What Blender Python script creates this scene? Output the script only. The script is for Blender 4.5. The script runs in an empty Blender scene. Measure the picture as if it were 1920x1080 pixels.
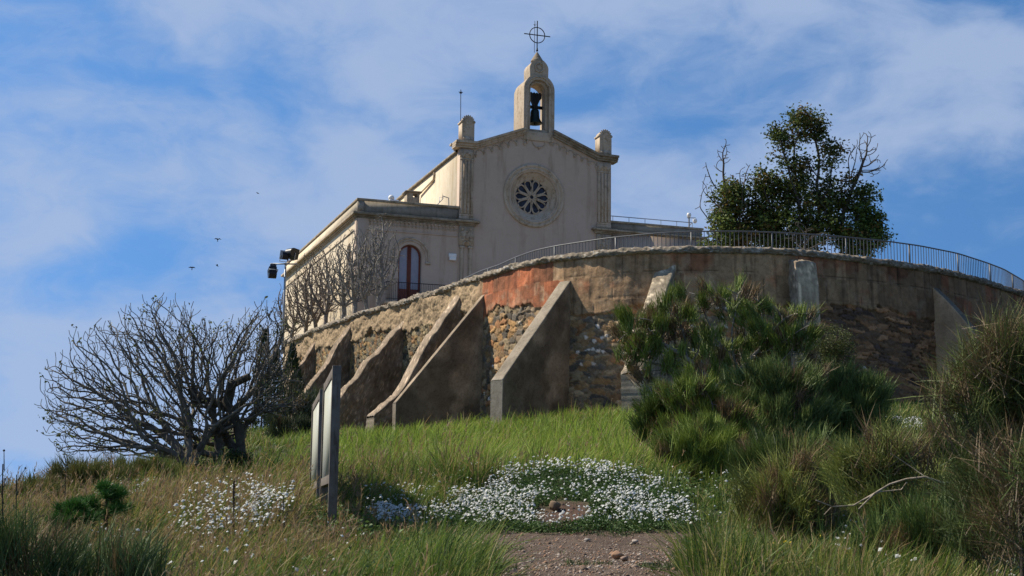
import bpy, math, random
import numpy as np
from mathutils import Vector, Matrix
from mathutils.geometry import tessellate_polygon

# ------------------------------------------------------------------ camera, sky, sun, exposure
# The origin is the photographer's eye; the ground under it lies 1.6 m lower.
SC = bpy.context.scene
FPX, PITCH, ROLL, YAW = 2656.1, .1578, .012, .3297
def set_camera():
    cam = bpy.data.cameras.new('camera'); ob = bpy.data.objects.new('camera', cam)
    SC.collection.objects.link(ob)
    c, s = math.cos(PITCH), math.sin(PITCH); cr, sr = math.cos(ROLL), math.sin(ROLL)
    X = Vector((1, 0, 0)); V = Vector((0, -s, c)); Fw = Vector((0, c, s))
    R = X * cr + V * sr; U = V * cr - X * sr
    m = Matrix((R, U, -Fw)).transposed().to_4x4()
    ob.matrix_world = m
    cam.sensor_width = 36; cam.lens = FPX / 1920 * 36
    cam.clip_start = .2; cam.clip_end = 12000
    cam.dof.use_dof = True; cam.dof.focus_distance = 62; cam.dof.aperture_fstop = 13
    SC.camera = ob
set_camera()
SUN_AZ = math.atan2(-.944, .33)          # compass-like: angle from +Y towards +X
SUN_EL = math.radians(46)
SKY_STRENGTH = .085
SUN_STRENGTH = 4.8
def set_light():
    w = bpy.data.worlds.new('World'); SC.world = w; w.use_nodes = True
    nt = w.node_tree; N = nt.nodes; L = nt.links; N.clear()
    out = N.new('ShaderNodeOutputWorld'); bg = N.new('ShaderNodeBackground')
    sky = N.new('ShaderNodeTexSky'); sky.sky_type = 'NISHITA'; sky.sun_disc = False
    sky.sun_elevation = SUN_EL; sky.sun_rotation = SUN_AZ
    sky.altitude = 300; sky.air_density = 1.0; sky.dust_density = .25; sky.ozone_density = 3.0
    hs = N.new('ShaderNodeHueSaturation'); hs.inputs['Saturation'].default_value = 1.22; hs.inputs['Value'].default_value = 1.3
    L.new(sky.outputs[0], hs.inputs['Color'])
    tc = N.new('ShaderNodeTexCoord')
    lift = N.new('ShaderNodeMapping'); lift.inputs['Scale'].default_value = (1, 1, .55); lift.inputs['Location'].default_value = (0, 0, .34)   # clear, dry air down to the horizon
    nrm = N.new('ShaderNodeVectorMath'); nrm.operation = 'NORMALIZE'
    L.new(tc.outputs['Generated'], lift.inputs[0]); L.new(lift.outputs[0], nrm.inputs[0]); L.new(nrm.outputs[0], sky.inputs[0])
    mp = N.new('ShaderNodeMapping'); mp.inputs['Scale'].default_value = (1, 1, 1.9)
    mp.inputs['Rotation'].default_value = (0, math.radians(-14), 0); mp.inputs['Location'].default_value = (.30, .1, .05)
    L.new(tc.outputs['Generated'], mp.inputs['Vector'])
    def noise(scale, detail, rough, dist=0, src=mp):
        n = N.new('ShaderNodeTexNoise'); n.inputs['Scale'].default_value = scale; n.inputs['Detail'].default_value = detail
        n.inputs['Roughness'].default_value = rough; n.inputs['Distortion'].default_value = dist
        L.new(src.outputs[0], n.inputs['Vector']); return n
    a = noise(4.6, 6, .5, .35); b = noise(17, 7, .62, .6)
    def math_(op, x, y):
        m = N.new('ShaderNodeMath'); m.operation = op
        for i, q in enumerate((x, y)):
            if isinstance(q, (int, float)): m.inputs[i].default_value = q
            else: L.new(q, m.inputs[i])
        return m.outputs[0]
    mixv = math_('ADD', math_('MULTIPLY', a.outputs[0], .77), math_('MULTIPLY', b.outputs[0], .23))
    r = N.new('ShaderNodeMapRange'); r.interpolation_type = 'SMOOTHSTEP'
    r.inputs['From Min'].default_value = .38; r.inputs['From Max'].default_value = .60
    r.inputs['To Min'].default_value = 0.0; r.inputs['To Max'].default_value = .80
    L.new(mixv, r.inputs['Value'])
    mx = N.new('ShaderNodeMix'); mx.data_type = 'RGBA'
    sz = N.new('ShaderNodeSeparateXYZ'); L.new(tc.outputs['Generated'], sz.inputs[0])
    thin = N.new('ShaderNodeMapRange'); thin.interpolation_type = 'SMOOTHSTEP'       # cloud veil thinned overhead, out of view, to lower the fill light
    for k_, v_ in (('From Min', .45), ('From Max', .75), ('To Min', 1), ('To Max', .1)): thin.inputs[k_].default_value = v_
    L.new(sz.outputs[2], thin.inputs['Value'])
    L.new(math_('MULTIPLY', r.outputs[0], thin.outputs[0]), mx.inputs['Factor']); L.new(hs.outputs[0], mx.inputs[6])
    mx.inputs[7].default_value = (3.6, 4.5, 6.3, 1)
    L.new(mx.outputs[2], bg.inputs['Color']); bg.inputs['Strength'].default_value = SKY_STRENGTH
    L.new(bg.outputs[0], out.inputs['Surface'])
    sun = bpy.data.lights.new('sun', 'SUN'); sun.energy = SUN_STRENGTH; sun.angle = math.radians(.5); sun.color = (1, .92, .78)
    so = bpy.data.objects.new('sun', sun); SC.collection.objects.link(so)
    d = Vector((math.sin(SUN_AZ) * math.cos(SUN_EL), math.cos(SUN_AZ) * math.cos(SUN_EL), math.sin(SUN_EL)))
    so.rotation_euler = d.to_track_quat('Z', 'Y').to_euler()
    so.location = d * 60
set_light()
SC.view_settings.view_transform = 'Standard'; SC.view_settings.look = 'None'
SC.view_settings.gamma = 1; SC.view_settings.exposure = .45
SC.cycles.max_bounces = 6; SC.cycles.transparent_max_bounces = 8

# ------------------------------------------------------------------ helpers
rng = np.random.default_rng(7); random.seed(7)
def ray(px, py):
    u2 = (px - 960) / FPX; v2 = (540 - py) / FPX; cr, sr = math.cos(ROLL), math.sin(ROLL)
    u = u2 * cr - v2 * sr; v = u2 * sr + v2 * cr; c, s = math.cos(PITCH), math.sin(PITCH)
    d = np.array([u, c - v * s, s + v * c]); return d / d[1]
def at(px, py, D): return ray(px, py) * D      # surveyed point: picture direction + distance in metres

def hash2(i, j, seed=0):
    h = (i.astype(np.int64) * 374761393 + j.astype(np.int64) * 668265263 + seed * 974711 + 1274126177) & 0xffffffff
    h = ((h ^ (h >> 13)) * 1274126177) & 0xffffffff
    h = ((h ^ (h >> 16)) * 2246822519) & 0xffffffff
    return ((h ^ (h >> 15)) & 0xffffff) / float(0x1000000)
def vnoise(x, y, seed=0):
    xi, yi = np.floor(x), np.floor(y); fx, fy = x - xi, y - yi
    fx = fx * fx * (3 - 2 * fx); fy = fy * fy * (3 - 2 * fy)
    a = hash2(xi, yi, seed); b = hash2(xi + 1, yi, seed); c = hash2(xi, yi + 1, seed); d = hash2(xi + 1, yi + 1, seed)
    return (a * (1 - fx) + b * fx) * (1 - fy) + (c * (1 - fx) + d * fx) * fy
def fbm(x, y, seed=0, o=4):
    x = np.asarray(x, float); y = np.asarray(y, float)
    r = 0; a = .5; t = 0
    for k in range(o):
        r = r + a * vnoise(x * 2 ** k + 17.3 * k, y * 2 ** k + 5.1 * k, seed + k); t += a; a *= .5
    return r / t
def voro(u, v, seed=0, jit=.85):
    ui, vi = np.floor(u), np.floor(v)
    f1 = np.full(u.shape, 9.); f2 = np.full(u.shape, 9.); cid = np.zeros(u.shape); cid2 = np.zeros(u.shape)
    for a in (-1, 0, 1):
        for b in (-1, 0, 1):
            cx = ui + a; cy = vi + b
            px = cx + .5 + jit * (hash2(cx, cy, seed) - .5); py = cy + .5 + jit * (hash2(cx, cy, seed + 1) - .5)
            d = np.hypot(u - px, v - py); c = hash2(cx, cy, seed + 2); c2 = hash2(cx, cy, seed + 3)
            m = d < f1
            f2 = np.where(m, f1, np.minimum(f2, d)); cid = np.where(m, c, cid); cid2 = np.where(m, c2, cid2); f1 = np.where(m, d, f1)
    return f1, f2, cid, cid2
def sstep(a, b, x):
    t = np.clip((x - a) / (b - a), 0, 1); return t * t * (3 - 2 * t)

class MB:
    """collects triangles / quads and links them as ONE mesh object"""
    def __init__(s): s.v = []; s.f = []; s.c = []; s.n = 0; s.uv = None
    def add(s, V, F, col=None):
        V = np.asarray(V, float).reshape(-1, 3); F = np.asarray(F, int)
        if F.ndim == 1: F = F.reshape(1, -1)
        s.v.append(V); s.f.append(F + s.n)
        if col is None: col = (1, 1, 1)
        col = np.asarray(col, float)
        if col.ndim == 1: col = np.tile(col, (len(V), 1))
        s.c.append(col); s.n += len(V)
    def poly(s, V, col=None):
        s.add(V, np.arange(len(V)), col)
    def box(s, lo, hi, col=None, M=None):
        x0, y0, z0 = lo; x1, y1, z1 = hi
        V = np.array([(x0, y0, z0), (x1, y0, z0), (x1, y1, z0), (x0, y1, z0), (x0, y0, z1), (x1, y0, z1), (x1, y1, z1), (x0, y1, z1)], float)
        if M is not None: V = V @ np.array(M)[:3, :3].T + np.array(M)[:3, 3]
        s.add(V, [(3, 2, 1, 0), (4, 5, 6, 7), (0, 1, 5, 4), (1, 2, 6, 5), (2, 3, 7, 6), (3, 0, 4, 7)], col)
    def prism(s, outline, y0, y1, holes=(), bevel=0, col=None):
        """front outline in (x, z), extruded along y, with holes"""
        loops = [list(outline)] + [list(h) for h in holes]
        flat = [p for l in loops for p in l]
        tris = tessellate_polygon([[Vector((p[0], p[1], 0)) for p in l] for l in loops])
        n = len(flat)
        V = np.array([(p[0], y0, p[1]) for p in flat] + [(p[0], y1, p[1]) for p in flat])
        T = []
        for t in tris:
            a, b, c = [np.array(flat[i]) for i in t]
            cr = (b[0] - a[0]) * (c[1] - a[1]) - (b[1] - a[1]) * (c[0] - a[0])
            if abs(cr) < 1e-12: continue
            t = tuple(t) if cr > 0 else (t[2], t[1], t[0])
            T.append(t)                                   # faces -y
        T2 = [(c + n, b + n, a + n) for a, b, c in T]
        s.add(V, np.array(T + T2), col)
        off = 0
        for k, l in enumerate(loops):
            m = len(l); ar = sum(l[i][0] * l[(i + 1) % m][1] - l[(i + 1) % m][0] * l[i][1] for i in range(m))
            Q = []
            for i in range(m):
                a, b = off + i, off + (i + 1) % m
                q = (a, b, b + n, a + n)
                if (ar < 0) != (k > 0): q = q[::-1]
                Q.append(q[::-1])
            s.add(V, np.array(Q)[:, ::-1], col)
            off += m
    def tube(s, P, R, k=6, col=None, cap=True):
        P = np.asarray(P, float); n = len(P)
        R = np.broadcast_to(np.asarray(R, float), (n,))
        T = np.gradient(P, axis=0); T /= np.linalg.norm(T, axis=1)[:, None] + 1e-9
        up = np.array([0, 0, 1.]) if abs(T[0][2]) < .9 else np.array([1., 0, 0])
        A = np.cross(T, up); A /= np.linalg.norm(A, axis=1)[:, None] + 1e-9; B = np.cross(T, A)
        ang = np.arange(k) * 2 * math.pi / k
        V = P[:, None] + R[:, None, None] * (A[:, None] * np.cos(ang)[None, :, None] + B[:, None] * np.sin(ang)[None, :, None])
        i = np.arange(n - 1)[:, None] * k; j = np.arange(k)[None]; j2 = (j + 1) % k
        F = np.stack([i + j, i + j2, i + k + j2, i + k + j], -1).reshape(-1, 4)
        s.add(V.reshape(-1, 3), F, col)
        if cap and k > 2:
            s.add(V[0], np.arange(k)[::-1], col); s.add(V[-1], np.arange(k), col)
    def lathe(s, prof, c=(0, 0, 0), k=16, col=None):
        """profile of (r, z)"""
        prof = np.array(prof, float); n = len(prof); a = np.arange(k) * 2 * math.pi / k
        V = np.stack([prof[:, 0][:, None] * np.cos(a), prof[:, 0][:, None] * np.sin(a), np.repeat(prof[:, 1][:, None], k, 1)], -1) + np.array(c)
        i = np.arange(n - 1)[:, None] * k; j = np.arange(k)[None]; j2 = (j + 1) % k
        s.add(V.reshape(-1, 3), np.stack([i + j, i + j2, i + k + j2, i + k + j], -1).reshape(-1, 4), col)
    def grid(s, G, col=None):
        a, b = G.shape[:2]
        i = np.arange(a - 1)[:, None] * b; j = np.arange(b - 1)[None]
        s.add(G.reshape(-1, 3), np.stack([i + j, i + j + 1, i + b + j + 1, i + b + j], -1).reshape(-1, 4),
              None if col is None else np.asarray(col).reshape(-1, 3) if np.ndim(col) > 1 else col)
    def build(s, name, mat, parent=None, smooth=False, bevel=0):
        me = bpy.data.meshes.new(name)
        V = np.concatenate(s.v).astype(np.float32); C = np.concatenate(s.c).astype(np.float32)
        me.vertices.add(len(V)); me.vertices.foreach_set('co', V.ravel())
        tot = np.concatenate([np.full(len(f), f.shape[1]) for f in s.f]); idx = np.concatenate([f.ravel() for f in s.f])
        me.loops.add(len(idx)); me.loops.foreach_set('vertex_index', idx.astype(np.int32))
        me.polygons.add(len(tot)); st = np.r_[0, np.cumsum(tot)[:-1]]
        me.polygons.foreach_set('loop_start', st.astype(np.int32))
        me.update(calc_edges=True)
        ca = me.color_attributes.new('Col', 'FLOAT_COLOR', 'POINT')
        ca.data.foreach_set('color', np.c_[C, np.ones(len(C), np.float32)].ravel())
        if smooth: me.polygons.foreach_set('use_smooth', np.ones(len(tot), bool))
        me.materials.append(mat); me.validate()
        ob = bpy.data.objects.new(name, me); SC.collection.objects.link(ob)
        if parent: ob.parent = parent
        if bevel:
            b = ob.modifiers.new('bevel', 'BEVEL'); b.width = bevel; b.segments = 2; b.limit_method = 'ANGLE'; b.angle_limit = .6
        return ob
def tag(o, label=None, cat=None, group=None, kind=None):
    if label: o['label'] = label
    if cat: o['category'] = cat
    if group: o['group'] = group
    if kind: o['kind'] = kind
    return o
def empty(name, loc, rz=0):
    o = bpy.data.objects.new(name, None); SC.collection.objects.link(o); o.location = loc; o.rotation_euler = (0, 0, rz); return o

# ------------------------------------------------------------------ materials
def mat(name, base=None, attr=False, rough=.9, noise=(), bump=0, bscale=30, bdetail=8, metal=0, spec=.3, trans=0, streak=0, stain=None, coords='Object'):
    """noise: list of (scale, detail, low, high, colour multiplier) ; streak: vertical rain marks"""
    m = bpy.data.materials.new(name); m.use_nodes = True; nt = m.node_tree; N = nt.nodes; L = nt.links
    bs = N['Principled BSDF']; bs.inputs['Roughness'].default_value = rough; bs.inputs['Metallic'].default_value = metal
    bs.inputs['Specular IOR Level'].default_value = spec
    tc = N.new('ShaderNodeTexCoord')
    if attr:
        c = N.new('ShaderNodeAttribute'); c.attribute_name = 'Col'; cur = c.outputs['Color']
        if base:
            x = N.new('ShaderNodeMix'); x.data_type = 'RGBA'; x.blend_type = 'MULTIPLY'; x.inputs[0].default_value = 1
            L.new(cur, x.inputs[6]); x.inputs[7].default_value = (*base, 1); cur = x.outputs[2]
    else:
        c = N.new('ShaderNodeRGB'); c.outputs[0].default_value = (*base, 1); cur = c.outputs[0]
    items = [(sc, de, lo, hi, col, (1, 1, 1)) for sc, de, lo, hi, col in noise]
    if streak: items.append((streak, 5, .52, .72, stain or (.55, .5, .42), (1, 1, .12)))
    for sc, de, lo, hi, col, stretch in items:
        mp = N.new('ShaderNodeMapping'); mp.inputs['Scale'].default_value = stretch; L.new(tc.outputs[coords], mp.inputs[0])
        n = N.new('ShaderNodeTexNoise'); n.inputs['Scale'].default_value = sc; n.inputs['Detail'].default_value = de; n.inputs['Roughness'].default_value = .62
        L.new(mp.outputs[0], n.inputs['Vector'])
        r = N.new('ShaderNodeMapRange'); r.inputs['From Min'].default_value = lo; r.inputs['From Max'].default_value = hi
        L.new(n.outputs[0], r.inputs[0])
        x = N.new('ShaderNodeMix'); x.data_type = 'RGBA'; x.blend_type = 'MULTIPLY'
        L.new(r.outputs[0], x.inputs[0]); L.new(cur, x.inputs[6]); x.inputs[7].default_value = (*col, 1); cur = x.outputs[2]
    L.new(cur, bs.inputs['Base Color'])
    if bump:
        n = N.new('ShaderNodeTexNoise'); n.inputs['Scale'].default_value = bscale; n.inputs['Detail'].default_value = bdetail; n.inputs['Roughness'].default_value = .65
        L.new(tc.outputs[coords], n.inputs['Vector'])
        b = N.new('ShaderNodeBump'); b.inputs['Strength'].default_value = min(1, bump * 8); b.inputs['Distance'].default_value = bump
        L.new(n.outputs[0], b.inputs['Height']); L.new(b.outputs[0], bs.inputs['Normal'])
    if trans:
        t = N.new('ShaderNodeBsdfTranslucent'); L.new(cur, t.inputs['Color'])
        ms = N.new('ShaderNodeMixShader'); ms.inputs[0].default_value = trans
        L.new(bs.outputs[0], ms.inputs[1]); L.new(t.outputs[0], ms.inputs[2]); L.new(ms.outputs[0], N['Material Output'].inputs['Surface'])
    return m
M = {}
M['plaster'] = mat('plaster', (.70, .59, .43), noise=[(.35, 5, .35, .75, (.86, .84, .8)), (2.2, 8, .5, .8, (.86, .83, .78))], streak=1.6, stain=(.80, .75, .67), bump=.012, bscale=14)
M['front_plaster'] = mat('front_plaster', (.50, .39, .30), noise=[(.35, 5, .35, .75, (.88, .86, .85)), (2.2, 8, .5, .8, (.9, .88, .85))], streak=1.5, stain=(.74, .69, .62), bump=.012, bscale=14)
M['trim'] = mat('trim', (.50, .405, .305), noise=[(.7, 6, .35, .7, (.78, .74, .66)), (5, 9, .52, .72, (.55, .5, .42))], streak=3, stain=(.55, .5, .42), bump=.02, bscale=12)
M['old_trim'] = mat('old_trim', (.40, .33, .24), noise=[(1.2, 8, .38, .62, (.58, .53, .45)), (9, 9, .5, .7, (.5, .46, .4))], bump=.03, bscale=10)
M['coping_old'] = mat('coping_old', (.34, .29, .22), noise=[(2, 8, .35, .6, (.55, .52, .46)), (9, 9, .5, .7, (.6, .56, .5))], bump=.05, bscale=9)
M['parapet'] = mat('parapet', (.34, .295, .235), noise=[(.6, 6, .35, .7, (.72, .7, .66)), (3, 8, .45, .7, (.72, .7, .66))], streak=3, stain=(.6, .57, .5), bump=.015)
M['glass'] = mat('glass', (.012, .014, .022), rough=.45, spec=.3, noise=[(2.5, 2, .48, .56, (1.8, 1.9, 2.3))])
M['shutter'] = mat('shutter', (.30, .31, .36), rough=.7, noise=[(3, 4, .4, .7, (.85, .85, .9))])
M['frame_red'] = mat('frame_red', (.17, .045, .025), rough=.5, noise=[(4, 5, .4, .7, (.75, .7, .7))])
M['iron'] = mat('iron', (.018, .017, .017), rough=.55, metal=.2, noise=[(8, 5, .45, .7, (.8, .6, .5))])
M['bell'] = mat('bell', (.02, .03, .028), rough=.45, metal=.6)
M['galv'] = mat('galv', (.33, .35, .37), rough=.5, metal=.35, noise=[(3, 6, .4, .7, (.8, .8, .8))])
M['rail'] = mat('rail', (.11, .115, .12), rough=.5, metal=.2, noise=[(2, 6, .4, .7, (.75, .72, .7))])
M['black'] = mat('black', (.012, .013, .016), rough=.4)
M['white'] = mat('white', (.75, .74, .7), rough=.5)
M['wall'] = mat('masonry', attr=True, noise=[(6, 9, .42, .68, (.72, .70, .66)), (28, 6, .5, .72, (.66, .63, .58))], bump=.05, bscale=16, bdetail=10)
M['buttress'] = mat('buttress_cement', attr=True, noise=[(1.1, 8, .38, .66, (.62, .60, .56)), (11, 9, .48, .7, (.70, .67, .62))], bump=.05, bscale=20, bdetail=10)
M['terrace'] = mat('terrace_floor', (.3, .27, .22), noise=[(1, 6, .4, .7, (.8, .8, .8))], bump=.01)
M['soil'] = mat('soil', attr=True, noise=[(1.5, 8, .4, .65, (.65, .6, .55)), (16, 8, .45, .7, (.6, .55, .5)), (60, 5, .55, .68, (1.9, 1.85, 1.8))], bump=.09, bscale=11, bdetail=12)
M['stone'] = mat('loose_stone', attr=True, noise=[(8, 8, .4, .7, (.65, .6, .55))], bump=.03, bscale=18)
M['leaf'] = mat('leaf', attr=True, rough=.62, spec=.3, trans=.25)
M['grass'] = mat('grass_blade', attr=True, rough=.6, spec=.3, trans=.35)
M['broom'] = mat('broom_stem', attr=True, rough=.6, spec=.25, trans=.12)
M['petal'] = mat('petal', attr=True, rough=.7, trans=.25)
M['bark'] = mat('bark', attr=True, noise=[(9, 8, .4, .65, (.5, .48, .44)), (40, 5, .5, .7, (.7, .7, .66))], bump=.02, bscale=40)
M['wood'] = mat('weathered_wood', (.17, .145, .12), noise=[(7, 6, .4, .7, (.6, .58, .55))], streak=30, stain=(.5, .48, .44), bump=.008, bscale=50)
M['board'] = mat('board', (.42, .42, .34), rough=.5, noise=[(2, 5, .4, .75, (.9, .9, .85))])

# ------------------------------------------------------------------ the curved terrace wall: plan line
WP = np.array([(-19.5, 101), (-16.6, 94), (-13.97, 88.08), (-11.1, 81.3), (-8.75, 76.3), (-6.68, 72.5), (-4.9, 69.3), (-3.14, 66.1), (-1.92, 63.5), (-.95, 61.4), (-.1, 59.9), (.92, 58.4), (1.95, 57.2), (3.88, 55.75), (5.78, 55.05), (7.63, 54.84), (10.18, 55.2), (13.05, 56.1), (15.17, 57.17), (17.93, 59.1), (20.98, 62.0), (23.84, 65.3), (26.5, 69.3), (28.5, 74)])
def spline(P, n=1200):
    d = np.r_[0, np.cumsum(np.hypot(*np.diff(P, axis=0).T))]; s = np.linspace(0, d[-1], n)
    k = np.hanning(91); k /= k.sum()
    def sm(a):
        b = np.r_[2 * a[0] - a[45:0:-1], a, 2 * a[-1] - a[-2:-47:-1]]; return np.convolve(b, k, 'valid')
    return s, sm(np.interp(s, d, P[:, 0])), sm(np.interp(s, d, P[:, 1]))
WS, WX, WY = spline(WP)
WTX, WTY = np.gradient(WX), np.gradient(WY); _l = np.hypot(WTX, WTY); WTX /= _l; WTY /= _l
WNX, WNY = WTY, -WTX                                     # outward normal
WTOP = 10.5
def wallpt(s): return np.array([np.interp(s, WS, WX), np.interp(s, WS, WY)]), np.array([np.interp(s, WS, WNX), np.interp(s, WS, WNY)])
def wall_y(x): return np.interp(x, WX, WY, left=101, right=74)

# ------------------------------------------------------------------ terrain
CT = []
def ct(px, py, D, dz=0): p = at(px, py, D); CT.append((p[0], p[1], p[2] + dz))
for x in (-6, 0, 6): CT.append((x, 0, -1.6))
CT += [(-4, 5, -1.35), (0, 5, -1.15), (4, 5, -1.25)]
for px in (1000, 1150, 1290): ct(px, 1080, 11); ct(px, 1045, 14)
for px in (860, 1060, 1320): ct(px, 1008, 18)
ct(1500, 1080, 10, -.45); ct(1850, 1080, 10, -.45); ct(1550, 1030, 14, -.35); ct(1850, 1010, 14, -.35)
ct(600, 1080, 10, -.45); ct(200, 1080, 10, -.5); ct(-100, 1080, 10, -.5); ct(400, 1030, 14, -.3); ct(150, 1020, 14, -.3)
ct(720, 1000, 17.5, -.15); ct(610, 955, 17, -.1)
for px in (800, 1060, 1300): ct(px, 990, 18.8)
ct(1060, 935, 20.5); ct(860, 950, 20.3); ct(1240, 930, 20.7); ct(1060, 880, 22.5, -.1); ct(900, 890, 23, -.15); ct(1220, 890, 23, -.15)
ct(1450, 930, 21, -.3); ct(1700, 930, 20, -.3); ct(1900, 920, 20, -.3)
ct(1500, 860, 30, -.5); ct(1750, 850, 32, -.5); ct(1950, 860, 32, -.5)
ct(600, 900, 24, -.3); ct(450, 930, 24, -.25); ct(420, 905, 31, -.1); ct(250, 960, 20, -.25); ct(100, 960, 21, -.3); ct(-50, 975, 20, -.3)
ct(150, 900, 30, -.3); ct(30, 935, 27, -.2); ct(230, 890, 34, -.2); ct(-60, 960, 27, -.2)
ct(750, 865, 38, -.6); ct(1000, 825, 38, -.6); ct(1200, 820, 38, -.6)
ct(600, 860, 45, -.5); ct(330, 830, 50, -.3); ct(400, 790, 68, -.3); ct(500, 810, 60, -.3)
for px, py, D in ((560, 815, 80), (640, 815, 72), (700, 850, 62), (780, 825, 60), (900, 785, 57), (1000, 778, 54), (1100, 765, 53), (1200, 755, 52.5), (1330, 750, 52.5), (1450, 745, 53), (1600, 740, 54), (1750, 745, 57), (1900, 760, 60), (2100, 780, 66)): ct(px, py, D, -.45)
CT += [(-13, 40, -.6), (-18, 30, -2), (-20, 50, -3), (-18, 70, 0), (-22, 85, 1), (-30, 60, -8), (-30, 20, -5), (-45, 50, -16), (-16, 12, -1.6), (-14, 0, -2.4), (16, 0, -2.0), (22, 30, .6), (28, 50, 2.6), (40, 60, 0), (45, 20, -4), (-26, 100, 0), (36, 80, 1), (0, 80, 6), (8, 100, 6), (-60, 100, -18), (60, 100, -12), (0, -20, -4)]
CT = np.array(CT)
def _rbf():
    P = CT[:, :2]; n = len(P); D = np.linalg.norm(P[:, None] - P[None], axis=2)
    A = np.ones((n + 1, n + 1)); A[:n, :n] = -D - np.eye(n) * .02; A[n, n] = 0
    return np.linalg.solve(A, np.r_[CT[:, 2], 0])
RW = _rbf()
def ground_raw(x, y):
    x = np.asarray(x, float); y = np.asarray(y, float); sh = x.shape; x = x.ravel(); y = y.ravel(); out = np.empty(len(x))
    for i in range(0, len(x), 20000):
        q = slice(i, i + 20000)
        out[q] = -np.hypot(x[q][:, None] - CT[:, 0], y[q][:, None] - CT[:, 1]) @ RW[:-1] + RW[-1]
    return out.reshape(sh)
GX = np.linspace(-70, 70, 561); GY = np.r_[np.linspace(-25, 4, 30), np.linspace(4.2, 30, 173), np.linspace(30.3, 110, 267)]
def path_mask(x, y):
    """1 on the bare gravel path"""
    px = 960 + FPX * x / np.maximum(y, 1)
    l = np.interp(y, [0, 11, 14, 16.5, 18.3], [900, 930, 900, 850, 790]); r = np.interp(y, [0, 11, 14, 17, 18.3], [1330, 1290, 1290, 1320, 1350])
    e = (fbm(x * 1.7, y * 1.7, 5) - .5) * 110
    m = sstep(-25, 25, px + e - l) * sstep(-25, 25, r - px + e) * sstep(18.75, 18.4, y)
    return m
def _gz():
    X, Y = np.meshgrid(GX, GY, indexing='ij'); Z = ground_raw(X, Y)
    pm = path_mask(X, Y)
    Z += (fbm(X * .8, Y * .8, 3) - .5) * .22 * (1 - pm) * sstep(2, 8, Y) + (fbm(X * 4, Y * 4, 9) - .5) * .07
    return Z
GZ = _gz()
def ground(x, y):
    x = np.asarray(x, float); y = np.asarray(y, float)
    i = np.clip((x - GX[0]) / (GX[1] - GX[0]), 0, len(GX) - 1.001); i0 = i.astype(int); fx = i - i0
    j = np.clip(np.interp(y, GY, np.arange(len(GY))), 0, len(GY) - 1.001); j0 = j.astype(int); fy = j - j0
    return (GZ[i0, j0] * (1 - fx) + GZ[i0 + 1, j0] * fx) * (1 - fy) + (GZ[i0, j0 + 1] * (1 - fx) + GZ[i0 + 1, j0 + 1] * fx) * fy
def terrain():
    X, Y = np.meshgrid(GX, GY, indexing='ij')
    n = fbm(X * .9, Y * .9, 21)[..., None]
    grassy = np.array([.060, .072, .026]) * (.7 + .6 * n); dirt = np.array([.16, .105, .065]) * (.75 + .5 * n)
    gravel = np.array([.115, .080, .055]) * (.7 + .6 * fbm(X * 5, Y * 5, 8))[..., None]
    pm = path_mask(X, Y)[..., None]; bare = sstep(.62, .75, fbm(X * .5, Y * .5, 33))[..., None] * .6
    col = (grassy * (1 - bare) + dirt * bare) * (1 - pm) + gravel * pm
    PXg = 960 + FPX * X / np.maximum(Y, 1); ho = (np.clip(1.25 - np.hypot((PXg - 1062) / 48, (Y - 19.55) / .75), 0, .5) * 2 * (Y > 18))[..., None]; col = col * (1 - ho) + np.array([.10, .055, .036]) * ho
    m = MB(); m.grid(np.stack([X, Y, GZ], -1)[:, ::-1], col[:, ::-1])
    # skirt dropping to the plain, then the plain out to the horizon
    o = m.build('ground', M['soil'], smooth=True); tag(o, kind='structure')
    b = MB(); R = [(70, 110), (180, 260), (8000, 8000)]; Z = [None, -45, -45]
    ring = []
    for k, (rx, ry) in enumerate(R):
        pts = []
        for i in range(96):
            a = i / 96 * 2 * math.pi; ca, sa = math.cos(a), math.sin(a); q = max(abs(ca), abs(sa))
            x = ca / q * rx; y = (sa / q * ((110 if sa > 0 else 25) if k == 0 else ry))
            z = float(ground(x, y)) + .0 if k == 0 else -45
            pts.append((x, y, z - (.05 if k == 0 else 0)))
        ring.append(pts)
    b.grid(np.array([r + [r[0]] for r in ring]), (.07, .08, .04))
    o = b.build('far_ground', M['soil'], smooth=True); tag(o, kind='structure')
terrain()

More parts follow.
